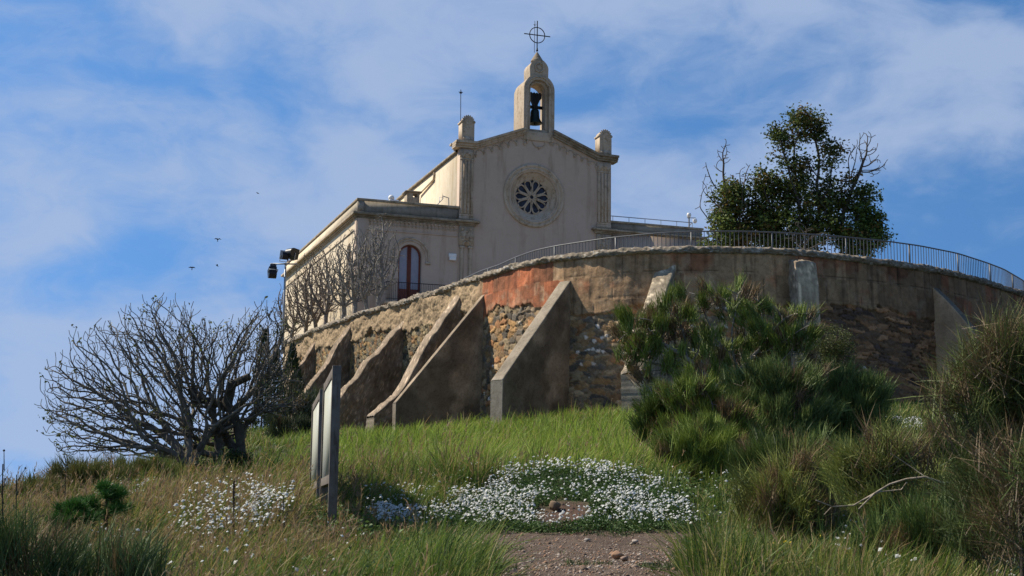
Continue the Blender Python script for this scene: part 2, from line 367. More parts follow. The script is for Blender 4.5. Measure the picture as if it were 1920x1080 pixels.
# ------------------------------------------------------------------ retaining wall
def masonry_colour(S, Z):
    """albedo and relief of the wall face for (distance along it, height)"""
    warp = (fbm(S * 1.3, Z * 1.3, 40) - .5) + .55 * (fbm(S * 6, Z * 9, 42) - .5); warp2 = (fbm(S * 1.3 + 9, Z * 1.3, 41) - .5) + .55 * (fbm(S * 6 + 5, Z * 9, 43) - .5)
    band = np.interp(S, [0, 30, 38, 42.5, 43.2, 48, 49, 54, 60, 70, 85], [1.0, 1.1, 1.5, 1.3, 1.75, 1.65, 2.2, 2.1, 1.9, 1.9, 1.9])
    edge = WTOP - .25 - band + (fbm(S * .9, Z * .4, 50) - .5) * 1.1 + (fbm(S * 4, Z * 4, 51) - .5) * .25
    render = sstep(-.03, .05, Z - edge)
    # --- stones
    right = sstep(56, 61, S); mid = sstep(42, 43.5, S) * (1 - sstep(48, 50, S)); left = 1 - sstep(42, 43.5, S)
    aw = np.where(S < 43.2, .34, np.where(S < 49, .42, np.where(S < 57, .46, .62))); ah = np.where(S < 43.2, .20, np.where(S < 49, .26, np.where(S < 57, .22, .17)))
    tilt = np.where(S < 43.2, .25, .05)
    f1, f2, c1, c2 = voro(S / aw + warp * 1.2 + Z * 0, (Z + S * tilt) / ah + warp2 * 1.2, 60)
    gap = f2 - f1
    body = sstep(.02, .11, gap)
    pal = np.array([(.26, .18, .10), (.34, .215, .10), (.16, .13, .095), (.22, .18, .12), (.11, .10, .085), (.36, .28, .18), (.29, .155, .075)])
    sc = pal[(c1 * 6.999).astype(int)]
    sc = sc * (.6 + .6 * c2)[..., None] * (.6 + .8 * fbm(S * 9, Z * 14, 44))[..., None]
    slate = np.array([(.10, .078, .058), (.075, .062, .055), (.15, .105, .07), (.06, .055, .06), (.13, .10, .075), (.19, .14, .10), (.085, .07, .06)])
    sl = slate[(c1 * 6.999).astype(int)] * (.7 + .7 * c2)[..., None] * np.array([1.45, 1.15, .9]) * (.6 + .8 * fbm(S * 8, Z * 20, 45))[..., None]
    sc = sc * (1 - right[..., None]) + sl * right[..., None]
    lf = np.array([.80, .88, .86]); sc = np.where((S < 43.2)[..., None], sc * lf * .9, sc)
    mortar = np.array([.27, .20, .135]) * np.ones(S.shape + (1,)); mfill = sstep(.35, .65, fbm(S * .8, Z * .8, 66) + np.where((S > 49) & (S < 58), .16, -.02))
    deep = np.array([.07, .055, .04])
    mort = mortar * mfill[..., None] + deep * (1 - mfill[..., None])
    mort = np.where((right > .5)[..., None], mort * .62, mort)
    scol = sc * body[..., None] + mort * (1 - body[..., None])
    srel = body * (.03 + .06 * c2 + .05 * (fbm(S * 5, Z * 5, 67) - .5)) * (1 - .35 * mfill) - (1 - mfill) * (1 - body) * .05
    # white chips
    g1, g2, d1, d2 = voro(S / .19, Z / .15, 70)
    chip = (d1 > np.where((S > 49) & (S < 56), .90, .975)) * sstep(.1, .25, g2 - g1) * (fbm(S * .7, Z * .9, 71) > .5) * (S > 42) * (S < 62)
    scol = scol * (1 - chip[..., None]) + np.array([.58, .55, .52]) * chip[..., None]; srel = srel + chip * .03
    # --- render band
    row = np.floor((Z - WTOP) / .98 + fbm(S * .05, Z * 0, 3) * .2); ph = hash2(row, row * 0, 5) * 3
    bw = .55; bi = np.floor(S / bw + ph + (hash2(np.floor(S / 1.7), row, 81) - .5) * .5); bh = hash2(bi, row, 82); bh2 = hash2(bi, row, 83)
    fr = S / bw + ph - np.floor(S / bw + ph)
    brown = np.array([.30, .205, .125]) * (.75 + .45 * bh2)[..., None]
    orange = np.array([.27, .088, .040]) * (.6 + .7 * bh2)[..., None] * (.6 + .8 * fbm(S * 2, Z * 2, 94))[..., None]
    of = fbm(S * .55, Z * 1.1, 90)
    isor = np.where((S > 43.2) & (S < 48.3 + (bh - .5) * 2.6 + (fbm(S * 2, Z * 2, 101) - .5) * 1.2) & (Z > WTOP - 2.2), .75 + .2 * bh2, np.clip(sstep(np.where((S > 48) & (S < 62), .60, .66), .82, of + .16 * (bh > .85) + .08 * (bh2 > .8) + .25 * (fbm(S * 3, Z * 3, 99) - .5) + .10 * sstep(WTOP - 1.3, WTOP - .6, Z)), 0, 1) * .62)
    isor = isor * np.where(S < 43.2, .12 + .6 * (of > .74), 1)
    rcol = brown * (1 - isor[..., None]) + orange * isor[..., None]
    streaks = sstep(.5, .8, fbm(S * 6, Z * .5, 95))[..., None]; rcol = rcol * (1 - .42 * streaks) * (.7 + .6 * fbm(S * 5, Z * 5, 93))[..., None]
    pale = sstep(.55, .75, fbm(S * 2.5, Z * 2.5, 96))[..., None] * .35; rcol = rcol * (1 - pale) + np.array([.36, .29, .21]) * pale
    joint = np.clip(sstep(.06, .0, np.minimum(fr, 1 - fr)) + sstep(.03, .0, np.abs((Z - WTOP) / .98 - np.round((Z - WTOP) / .98))), 0, 1) * (S > 43)
    jn = joint * sstep(.4, .6, fbm(S * 2, Z * 2, 97))
    rcol = rcol * (1 - .55 * jn[..., None])
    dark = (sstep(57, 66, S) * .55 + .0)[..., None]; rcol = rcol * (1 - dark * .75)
    rel = .10 + (fbm(S * 3, Z * 3, 98) - .5) * .05 - jn * .02 + (bh - .5) * .02
    # left part: loose conglomerate instead of dressed render
    cg = (1 - sstep(42.2, 43.4, S))[..., None]
    h1, h2, e1, e2 = voro(S / .13, Z / .11, 110)
    cong = np.array([.30, .235, .155]) * (.65 + .6 * fbm(S * 1.4, Z * 1.4, 111))[..., None] * (.75 + .5 * e1)[..., None]
    rcol = rcol * (1 - cg) + cong * cg; rel = rel + cg[..., 0] * ((fbm(S * 1.2, Z * 1.8, 112) - .45) * .35 + sstep(0, .3, h2 - h1) * .03 * e2)
    col = scol * (1 - render[..., None]) + rcol * render[..., None]
    d = srel * (1 - render) + rel * render
    sun_boost = np.interp(S, [0, 42, 48, 58, 62], [1.12, 1.15, 1.4, 1.35, 1.2])[..., None]  # strongest along the middle stretch, where sunlight is painted into the wall colour
    return np.clip(col * sun_boost * np.array([1.08, .98, .86]), 0, 1), d
def retaining_wall():
    root = empty('retaining_wall', (6, 56, 4.0))
    tag(root, 'curved rubble stone retaining wall with plastered upper band and sloping buttresses under the chapel', 'retaining wall')
    inv = -np.array([6, 56, 4.0])
    s = np.arange(14, 85, .045); z = np.arange(1.5, WTOP - .22, .042)
    S, Z = np.meshgrid(s, z, indexing='ij')
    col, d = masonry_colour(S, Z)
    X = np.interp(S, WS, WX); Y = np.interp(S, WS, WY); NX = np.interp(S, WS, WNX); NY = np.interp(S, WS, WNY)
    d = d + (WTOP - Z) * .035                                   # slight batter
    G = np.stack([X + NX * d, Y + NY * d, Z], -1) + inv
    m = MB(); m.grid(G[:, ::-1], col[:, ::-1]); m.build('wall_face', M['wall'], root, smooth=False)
    # coping: a rough concrete roll along the top
    s = np.arange(14, 85, .05); K = 17
    ring = []
    for k in range(K):
        t = k / (K - 1)
        o = np.interp(t, [0, .12, .35, .5, .65, 1], [.05, .20, .26, .16, 0, -.9]); zz = np.interp(t, [0, .12, .35, .5, .65, 1], [-.30, -.26, -.14, -.02, .02, .0]) + WTOP
        n1 = (fbm(s * 2.2, np.full(s.shape, t * 5), 120) - .5); n2 = (fbm(s * 8, np.full(s.shape, t * 9.), 121) - .5)
        amp = np.interp(s, [40, 46], [2.4, 1.6]) * (0.4 if t > .7 else 1)
        o = o + (n1 * .13 + n2 * .07) * amp; zz = zz + (n2 * .06 + n1 * .05) * amp + (fbm(s * .5, s * 0, 122) - .5) * .10
        ring.append(np.stack([np.interp(s, WS, WX) + np.interp(s, WS, WNX) * o, np.interp(s, WS, WY) + np.interp(s, WS, WNY) * o, zz], -1))
    G = np.stack(ring, 1) + inv
    SS = np.repeat(s[:, None], K, 1); TT = np.repeat(np.arange(K)[None] * .12, len(s), 0)
    h1, h2, e1, e2 = voro(SS / .11, TT / .11, 130)
    c = np.array([.25, .205, .15]) * (.35 + .7 * e1 + .6 * fbm(SS * 1.5, TT, 131))[..., None]
    c = np.where((e2 > .93)[..., None], np.array([.5, .47, .42]), c); c = c * (1 - .3 * sstep(60, 72, SS))[..., None]
    m = MB(); m.grid(G[:, ::-1], c[:, ::-1]); m.build('coping', M['wall'], root)
    # buttresses: (s, outward direction or None, reach, top, toe, thickness, roughness, colours)
    rough_e, rough_s = (.34, .285, .215), (.17, .135, .10)
    B = [(20.6, None, 1.6, 9.8, 7.2, .85, 1, 'short rough buttress, leftmost beside the dark shrubs'),
         (26.9, None, 3.0, 9.95, 5.6, .9, 1, 'narrow rough buttress, second from the left'),
         (33.8, None, 3.5, 9.5, 5.3, .9, 1, 'broad dark rough buttress, third from the left behind the sign'),
         (40.3, None, 4.2, 9.95, 4.1, 1.05, 1, 'rough pebbly buttress with curved lower edge'),
         (43.2, None, 4.2, 9.65, 4.55, .36, 0, 'thin smooth cement buttress with long straight edge'),
         (49.2, None, 4.2, 9.5, 5.0, .60, 0, 'big smooth cement buttress with light sloping edge in the middle'),
         (53.6, (-.46, -.89), 3.6, 9.75, 5.1, .8, .5, 'broken-topped buttress half hidden by the broom bush'),
         (59.0, None, 1.0, 10.05, 8.9, .92, .8, 'short upright rough pier'),
         (66.4, None, 2.9, 9.7, 6.2, .42, 0, 'tan buttress with sunlight painted into its pale sides and mossy sloping top, rightmost')]
    for i, (s0, dr, L, zt, ztoe, th, ro, lab) in enumerate(B):
        P, n = wallpt(s0)
        if dr: n = np.array(dr)
        t = np.array([-n[1], n[0]])
        if t @ np.array([np.interp(s0, WS, WTX), np.interp(s0, WS, WTY)]) < 0: t = -t
        nn = 64; a = np.linspace(-.35, L, nn); zb = 1.6
        if i == 7: edge = np.interp(a, [-.35, .0, .7, .86, L], [zt, zt, zt - .15, zt - 1.2, zt - 7])
        else:
            f = np.clip(a / L, 0, 1); edge = zt + (ztoe - zt) * f
            if i == 3: edge = edge - .75 * np.sin(f * math.pi) * (f > .35) * sstep(.35, .7, f) * 1.0
            if i == 1: edge = edge - .35 * sstep(.25, .45, f) + .35 * f
            if i == 8: edge = edge + .25 * np.sin(f * math.pi)
            edge = edge + ro * (fbm(a * 1.6 + i * 7, a * 0, 140) - .5) * .45
        edge[-1] = min(edge[-1], ztoe - .0)
        nz = 70; nt_ = 9
        rings = []; cols = []
        side = np.array([(.125, .105, .080), (.125, .105, .080), (.15, .12, .09), (.13, .11, .085), (.25, .205, .15), (.24, .20, .148), (.19, .165, .125), (.24, .20, .155), (.66, .43, .255)][i])  # last entry: pale tan with sunlight painted into the rightmost buttress's shaded sides
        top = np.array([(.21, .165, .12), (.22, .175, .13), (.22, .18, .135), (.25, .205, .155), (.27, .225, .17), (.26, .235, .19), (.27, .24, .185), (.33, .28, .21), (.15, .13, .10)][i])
        for k in range(nn):
            zz = np.linspace(zb, edge[k], nz)
            w1 = (th / 2) * (1 + .25 * ro * 0) * np.ones(nz)
            ring = [(q, -th / 2) for q in zz] + [(edge[k] + .02 + .03 * ro * math.sin(math.pi * j / (nt_ + 1)) * 2, -th / 2 + th * j / (nt_ + 1)) for j in range(1, nt_ + 1)] + [(q, th / 2) for q in zz[::-1]]
            rings.append([(a[k], q[1], q[0]) for q in ring])
            cols.append([0] * nz + [1] * nt_ + [0] * nz)
        R = np.array(rings); C = np.array(cols, float)
        A_, T_, Z_ = R[..., 0], R[..., 1], R[..., 2]
        sgn = np.sign(T_) * (np.abs(T_) > th * .49)
        nz1 = fbm(A_ * 2.3 + 11 * i, Z_ * 2.3, 150) - .5; nz2 = fbm(A_ * 9 + 3 * i, Z_ * 9, 151) - .5
        T2 = T_ + sgn * ((nz1 * .16 + nz2 * .07) * ro + nz1 * .03 * (1 - ro))
        tip = C * ((fbm(A_ * 7, T_ * 7 + i, 152) - .5) * .16 * (ro + .1))
        tip += (1 - C) * 0
        A2 = A_ + (nz1 * .12 + nz2 * .06) * ro * (A_ > L * .98)
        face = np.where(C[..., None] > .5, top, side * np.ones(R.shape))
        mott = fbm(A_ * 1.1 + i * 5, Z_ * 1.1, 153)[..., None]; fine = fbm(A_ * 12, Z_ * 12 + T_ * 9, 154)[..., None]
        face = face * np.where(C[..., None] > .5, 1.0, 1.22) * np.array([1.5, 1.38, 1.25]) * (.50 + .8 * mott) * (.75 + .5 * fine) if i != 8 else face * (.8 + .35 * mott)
        if ro > .4:
            q1, q2, r1, r2 = voro(A_ / .1 + T_ * 8, Z_ / .1, 155 + i); peb = (r1 > .86) & (q2 - q1 > .15)
            face = np.where(peb[..., None], face * 2.1, face) * (.7 + .5 * r2)[..., None]
        # damp moss low and along the shaded edge of the smooth ones
        if i in (4, 5): moss = sstep(.40, .62, fbm(A_ * .9 + 4, Z_ * .7, 158) + .22 * (A_ / L))[..., None] * (1 - C[..., None]); face = face * (1 - .5 * moss)
        # toe shows the light edge colour
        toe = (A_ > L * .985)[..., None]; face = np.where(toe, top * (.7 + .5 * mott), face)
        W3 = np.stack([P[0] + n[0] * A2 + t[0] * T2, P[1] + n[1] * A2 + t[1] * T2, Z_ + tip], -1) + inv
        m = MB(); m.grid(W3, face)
        # toe cap as a grid between both sides
        e = W3[-1]; left = e[:nz]; rightp = e[nz + nt_:][::-1]
        K2 = 8; cap = np.stack([left * (1 - q) + rightp * q for q in np.linspace(0, 1, K2)], 1)
        m.grid(cap[:, ::-1], top * (.75 + .4 * fbm(np.arange(nz)[:, None] * .3 + i, np.arange(K2)[None] * .4, 160))[..., None])
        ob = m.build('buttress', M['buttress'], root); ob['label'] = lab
        # check the winding so that faces look outward
        me = ob.data
    # end of the wall, turning back along the terrace
    a, n = wallpt(14.05); b = np.array([-17.4, 116]); S = np.linspace(0, 1, 60)[:, None]; Zc = np.linspace(1.5, WTOP, 40)[None]
    G = np.stack([a[0] + .02 + (b[0] - a[0]) * S + 0 * Zc, a[1] + (b[1] - a[1]) * S + 0 * Zc, Zc + 0 * S], -1) + inv; m = MB(); m.grid(G, np.array([.24, .18, .12]) * (.6 + .8 * fbm(S * 20 + 0 * Zc, Zc + 0 * S, 170))[..., None]); m.build('end_wall', M['wall'], root)
    return root
retaining_wall()
def terrace():
    m = MB(); i = np.linspace(int(1199 * 14.5 / 85), 1199, 160).astype(int)
    P = [(WX[k] - WNX[k] * .8, WY[k] - WNY[k] * .8) for k in i] + [(26, 118), (-17.2, 116), (-15.0, 92)]
    tri = tessellate_polygon([[Vector((*p, 0)) for p in P]])
    m.add([(p[0], p[1], 10.42) for p in P], np.array(tri)); o = m.build('terrace_floor', M['terrace']); tag(o, kind='structure')
terrace()

# ------------------------------------------------------------------ chapel (local axes: x along the front, y to the back, z up from the terrace)
CH = empty('chapel', (-9.7357, 87, 10.3), YAW)
tag(CH, 'cream hilltop chapel with rose window, open bell gable and low side wing', 'chapel')
def arc(cx, cz, r, a0, a1, n=20): return [(cx + r * math.cos(a), cz + r * math.sin(a)) for a in np.linspace(a0, a1, n)]
PI = math.pi
# local frame inverse for things which stand on or by the chapel but are their own top-level objects
def ch(x, y, z):
    c, s = math.cos(YAW), math.sin(YAW); return (-9.7357 + c * x - s * y, 87 + s * x + c * y, 10.3 + z)
# --- wing
m = MB()
hole = [(2.71, 2.55)] + [(4.21, 2.55)] + arc(3.46, 5.69, .75, 0, PI, 18)
m.prism([(.02, -.5), (6.62, -.5), (6.62, 8.0), (.02, 8.0)], 0, .5, [hole])
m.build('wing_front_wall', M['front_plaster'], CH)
m = MB()
win = [(4.2, 3.6), (5.5, 3.6)] + arc(4.85, 6.0, .65, 0, PI, 14)
sidem = MB()
# side wall: a prism in its own plane, rotated to run along y (x -> y)
hs = [[(q + a, w) for a, w in win] for q in (-2.6,)]
sidem.prism([(0, -.5), (25.5, -.5), (25.5, 8.0), (0, 8.0)], 0, .5, hs)
for i, V in enumerate(sidem.v): sidem.v[i] = np.stack([V[:, 1], V[:, 0], V[:, 2]], -1)
sidem.f = [f[:, ::-1] for f in sidem.f]
sidem.box((.5, 25.0, -.5), (6.6, 25.5, 8.0)); sidem.box((.5, .5, 7.9), (6.6, 25.5, 8.4))
sidem.build('wing_side_wall', M['plaster'], CH)
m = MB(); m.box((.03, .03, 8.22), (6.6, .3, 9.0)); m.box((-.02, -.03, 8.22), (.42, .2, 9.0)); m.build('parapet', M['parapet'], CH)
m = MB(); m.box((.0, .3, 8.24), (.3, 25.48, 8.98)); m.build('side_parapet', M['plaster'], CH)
m = MB(); m.box((-.07, -.08, 9.0), (6.66, .4, 9.16)); m.box((-.07, .41, 9.0), (.4, 25.6, 9.16)); m.build('parapet_coping', M['old_trim'], CH, bevel=.03)
def step_profile(mb, segs, steps):
    """segs: list of (lo x, hi x, lo y, hi y); steps: (z0, z1, overhang)"""
    for (x0, x1, y0, y1) in segs:
        for z0, z1, o in steps: mb.box((x0 - o, y0 - o, z0), (x1 + o, y1, z1))
ST = [(7.90, 7.98, .08), (7.983, 8.08, .16), (8.083, 8.24, .34)]
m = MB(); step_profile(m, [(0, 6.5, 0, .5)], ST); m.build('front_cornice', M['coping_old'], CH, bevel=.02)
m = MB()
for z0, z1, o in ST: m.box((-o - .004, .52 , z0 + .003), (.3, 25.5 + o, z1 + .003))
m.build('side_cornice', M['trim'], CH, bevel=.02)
m = MB(); m.box((-.05, .02, 7.18), (.1, 25.4, 7.26)); m.build('side_string_course', M['trim'], CH)
# frieze band of tiny blind arches and a moulding below
m = MB(); m.box((.6, -.05, 7.16), (6.5, .0, 7.25)); m.box((.0, -.07, -.5), (.56, .0, 7.88)); m.box((-.06, .0, -.5), (.0, .5, 7.88)); m.build('corner_strip', M['front_plaster'], CH, bevel=.01)
m = MB()
for k in range(23):
    x = .75 + k * .25
    m.box((x, -.07, 7.72), (x + .13, .0, 7.88)); m.box((x + .04, -.05, 7.5), (x + .09, .0, 7.72))
    m.tube([(px_, -.03, pz_) for px_, pz_ in arc(x + .19, 7.5, .10, 0, PI, 7)], .02, 4)
m.build('dentil_frieze', M['trim'], CH)
# arched door onto the balcony
door = MB()
fr = [(2.73, 2.55), (4.19, 2.55)] + arc(3.46, 5.69, .73, 0, PI, 20)
inn = lambda a, b: [(a, 2.62), (b, 2.62)]
half = lambda x0, x1, s: [(x0, 3.55), (x1, 3.55), (x1, 5.69)] if s else None
L_ = [(2.83, 3.6), (3.33, 3.6)] + [(x, 5.69 + math.sqrt(max(0, .63 ** 2 - (x - 3.46) ** 2))) for x in np.linspace(3.33, 2.83, 10)]
R_ = [(3.59, 3.6), (4.09, 3.6)] + [(x, 5.69 + math.sqrt(max(0, .63 ** 2 - (x - 3.46) ** 2))) for x in np.linspace(4.09, 3.59, 10)]
door.prism(fr, .22, .30, [L_, R_]); door.box((3.40, .19, 2.6), (3.52, .225, 6.35)); D_ = door.build('balcony_door', M['frame_red'], CH)
m = MB(); m.prism(L_, .265, .27); m.prism(R_, .265, .271); m.build('roller_blind', M['shutter'], D_)
m = MB()
for r, w in ((1.22, .055), (1.05, .035)):
    m.tube([(3.46 - r, -.03, 5.35)] + [(a, -.03, b) for a, b in arc(3.46, 5.62, r, PI, 0, 26)] + [(3.46 + r, -.03, 5.35)], w, 8)
m.box((3.46 + 1.0, -.1, 5.22), (3.46 + 1.32, .0, 5.36)); m.box((3.46 - 1.32, -.1, 5.22), (3.46 - 1.0, .0, 5.36))
m.build('arch_moulding', M['trim'], CH, smooth=True)
for q in (-2.6,):
    m = MB(); m.box((.22, 4.22 + q, 3.6), (.26, 4.3 + q, 6.6)); m.box((.22, 5.4 + q, 3.6), (.26, 5.48 + q, 6.6)); m.box((.22, 4.82 + q, 3.6), (.26, 4.9 + q, 6.6)); m.box((.215, 4.22 + q, 5.9), (.262, 5.48 + q, 6.0)); w = m.build('side_window', M['frame_red'], CH)
    m = MB(); m.box((.28, 4.2 + q, 3.55), (.30, 5.5 + q, 6.7)); m.build('window_glass', M['shutter'], w)
# balcony slab and railing
m = MB(); m.box((1.7, -.95, 2.45), (5.95, 0, 2.62)); b_ = m.build('balcony', M['trim'], CH, bevel=.02)
m = MB(); m.tube([(1.75, -.01, 3.82), (1.75, -.88, 3.82), (5.9, -.88, 3.82), (5.9, -.01, 3.82)], .025, 6); m.tube([(1.75, -.88, 2.78), (5.9, -.88, 2.78)], .018, 6)
for k in range(36):
    x = 1.75 + k * (4.15 / 35); m.tube([(x, -.88, 2.62), (x, -.88, 3.82)], .011, 5)
    if k % 2: m.lathe([(0, 0), (.028, .05), (.0, .1)], (x, -.88, 3.25), 6)
m.build('balcony_railing', M['iron'], b_)
# --- nave
m = MB()
gable = [(6.62, -.5), (17.2, -.5), (17.2, 13.0), (16.2, 13.05), (13.05, 14.35), (10.98, 14.35), (7.6, 13.05), (6.62, 13.0)]
m.prism(gable, -.02, .55, [arc(11.72, 10.28, 1.62, 0, 2 * PI, 48)[:-1]])
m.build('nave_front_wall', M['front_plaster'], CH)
m = MB(); m.box((6.64, .552, -.5), (7.1, 16.0, 12.85)); m.box((16.7, .552, -.5), (17.18, 16.0, 12.85)); m.box((7.1, 15.5, -.5), (16.7, 16.0, 12.85)); m.build('nave_side_wall', M['plaster'], CH)
m = MB(); m.add([(6.5, .553, 12.86), (6.5, 16.1, 12.86), (11.9, 16.1, 14.15), (11.9, .553, 14.15), (17.3, 16.1, 12.86), (17.3, .553, 12.86), (6.5, .553, 13.0), (6.5, 16.1, 13.0), (17.3, 16.1, 13.0), (17.3, .553, 13.0), (11.9, 16.1, 14.28), (11.9, .553, 14.28)],
     [(6, 11, 10, 7), (11, 9, 8, 10), (0, 1, 2, 3), (3, 2, 4, 5), (0, 6, 7, 1), (5, 4, 8, 9), (1, 7, 10, 2), (2, 10, 8, 4)]); m.build('roof', M['coping_old'], CH)
# raking cornice
def rake(mb, pts, steps, y1=.6):
    """extrude a stepped section along the front polyline pts (x, z of the top edge)"""
    for dz0, dz1, o in steps:
        pl = [(x, z + dz1) for x, z in pts] + [(x, z + dz0) for x, z in pts[::-1]]
        mb.prism(pl[::-1], -.14 - o, y1)
RS = [(-.42, -.303, .06), (-.30, -.153, .16), (-.15, 0, .32)]
m = MB()
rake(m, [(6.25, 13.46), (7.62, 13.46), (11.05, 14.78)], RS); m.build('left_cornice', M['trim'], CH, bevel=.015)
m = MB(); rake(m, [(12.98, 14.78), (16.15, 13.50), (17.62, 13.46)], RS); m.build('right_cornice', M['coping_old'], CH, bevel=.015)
m = MB()
for dz0, dz1, o in RS: m.box((6.50 - o, .601, 13.46 + dz0), (6.8, .95, 13.46 + dz1))
m.build('cornice_return', M['trim'], CH, bevel=.015)
m = MB()
for dz0, dz1, o in RS: m.box((17.0, .601, 13.46 + dz0), (17.3 + o, .95, 13.46 + dz1))
m.build('cornice_return', M['trim'], CH, bevel=.015)
# blind arcade under the rakes
m = MB()
def corbel(x, z, r=.26):
    m.tube([(a, -.05, b) for a, b in arc(x, z, r, 0.05, PI - .05, 9)], .035, 5)
def drop(x, z):
    m.lathe([(0, -.16), (.05, -.1), (.035, -.04), (.08, .0), (.09, .06), (0, .07)], (x, -.06, z), 8)
for k in range(6):
    x = 7.95 + k * .56; z = 12.62 + (x - 7.62) * .385 ; corbel(x + .0, z); drop(x - .28, z - .12)
drop(7.95 + 6 * .56 - .28, 12.62 + 3.4 * .385 - .2)
for k in range(6):
    x = 15.85 - k * .52; z = 12.62 + (16.15 - x) * .385; corbel(x, z, .24); drop(x + .26, z - .12)
for x in (11.45, 12.02, 12.59): corbel(x, 14.05, .27)
drop(12.02, 13.55); drop(11.2, 13.9); drop(12.85, 13.9); m.tube([(a, -.05, b) for a, b in arc(12.02, 14.0, .45, PI, 2 * PI, 12)], .03, 5)
m.build('corbel_arcade', M['trim'], CH, smooth=True)
# fluted pilasters
def pilaster(x0, x1, zb, zt, nm='pilaster'):
    m = MB(); w = x1 - x0
    m.box((x0, -.10, zb), (x1, -.02, zt))
    for k in range(4):
        c = x0 + w * (.11 + .26 * k); m.tube([(c, -.11, zb + .02), (c, -.11, zt - .03)], w * .085, 8)
    p = m.build(nm, M['trim'], CH, smooth=False)
    m = MB(); m.box((x0 - .03, -.13, zt), (x1 + .03, -.02, zt + .10)); m.box((x0 - .02, -.115, zt + .103), (x1 + .02, -.02, zt + .68))
    m.tube([(a, -.13, b) for a, b in arc((x0 + x1) / 2, zt + .16, w * .33, 0, PI, 12)], .045, 6)
    for sx in (-.42, .42): m.lathe([(0, -.09), (.07, -.05), (.07, .03), (0, .06)], ((x0 + x1) / 2 + sx * w, -.13, zt + .05), 8)
    m.build('capital', M['trim'], p)
    m = MB(); m.box((x0 - .06, -.16, zb - .36), (x1 + .06, -.02, zb - .14)); m.box((x0 - .03, -.13, zb - .137), (x1 + .03, -.02, zb)); m.build('base', M['trim'], p, bevel=.03)
pilaster(6.66, 7.52, 8.68, 12.25); pilaster(16.2, 17.1, 8.86, 12.25)
m = MB(); step_profile(m, [(6.62, 7.66, -.15, -.02)], [(a, b, c * .9) for a, b, c in ST]); m.build('impost_cornice', M['old_trim'], CH, bevel=.03)
m = MB(); step_profile(m, [(16.05, 17.3, -.12, -.02)], [(a + .2, b + .2, c * .8) for a, b, c in ST]); m.build('impost_cornice', M['old_trim'], CH, bevel=.03)
for x0, x1, dz in ((6.64, 7.6, 0), (16.14, 17.14, .15)):
    m = MB(); m.box((x0, -.16, 6.6 + dz), (x1, -.02, 7.9 + dz)); m.box((x0 + .0, -.19, 7.18 + dz), (x1 + .02, -.16, 7.24 + dz))
    for cx, cz in ((.2, .25), (.76, .25), (.48, .42), (.2, .95), (.76, .95), (.48, .8)):
        cx *= (x1 - x0) / .96; m.tube([(x0 + cx, -.16, 6.72 + cz + dz), (x0 + cx, -.20, 6.72 + cz + dz)], .075, 10); m.tube([(a, -.19, b) for a, b in arc(x0 + cx, 6.72 + cz + dz, .1, 0, 2 * PI, 12)], .014, 4)
    m.tube([(a, -.18, b) for a, b in arc((x0 + x1) / 2, 6.62 + dz, .25, 0, PI, 12)], .05, 6)
    pb = m.build('pilaster_block', M['trim'], CH)
    m = MB()
    for c in (.2, .76):
        c *= (x1 - x0) / .96
        m.box((x0 + c - .16, -.2, 6.42 + dz), (x0 + c + .16, -.02, 6.57 + dz)); m.tube([(x0 + c, -.08, -.4), (x0 + c, -.08, 6.42 + dz)], .12, 10)
    m.build('column_shafts', M['trim'], pb, smooth=False)
# rose window
RC = (11.72, 10.28)
def ringmesh(mb, prof, k=72):
    """prof of (radius, y)"""
    prof = np.array(prof); a = np.arange(k + 1) / k * 2 * PI
    G = np.stack([RC[0] + prof[:, 0][:, None] * np.cos(a), np.repeat(prof[:, 1][:, None], k + 1, 1), RC[1] + prof[:, 0][:, None] * np.sin(a)], -1)
    mb.grid(G)
m = MB(); ringmesh(m, [(2.12, -.02), (2.12, -.10), (2.05, -.15), (1.97, -.14), (1.93, -.08), (1.86, -.08), (1.82, -.13), (1.75, -.12), (1.70, -.03), (1.62, .02), (1.60, .10), (1.50, .13), (1.44, .18), (1.22, .36), (1.18, .38), (1.18, .5)])
RW_ = m.build('rose_window', M['trim'], CH, smooth=False)
m = MB()
N_ = 10
for k in range(N_):
    a = PI / 2 + (k + .5) * 2 * PI / N_
    hw = .235
    path = [(.20, 0), (.45, .10), (.72, .19), (.90, .225), (1.02, .20), (1.10, .11), (1.125, 0), (1.10, -.11), (1.02, -.20), (.90, -.225), (.72, -.19), (.45, -.10), (.20, 0)]
    m.tube([(RC[0] + r * math.cos(a) - t * math.sin(a), .40, RC[1] + r * math.sin(a) + t * math.cos(a)) for r, t in path], .052, 6)
m.tube([(RC[0] + 1.16 * math.cos(a), .41, RC[1] + 1.16 * math.sin(a)) for a in np.linspace(0, 2 * PI, 48)], .045, 6)
m.tube([(RC[0] + .17 * math.cos(a), .40, RC[1] + .17 * math.sin(a)) for a in np.linspace(0, 2 * PI, 20)], .055, 6)
m.build('tracery', M['trim'], RW_, smooth=True)
m = MB(); m.prism(arc(*RC, 1.2, 0, 2 * PI, 48)[:-1], .47, .49)
m.build('rose_glass', M['glass'], RW_)
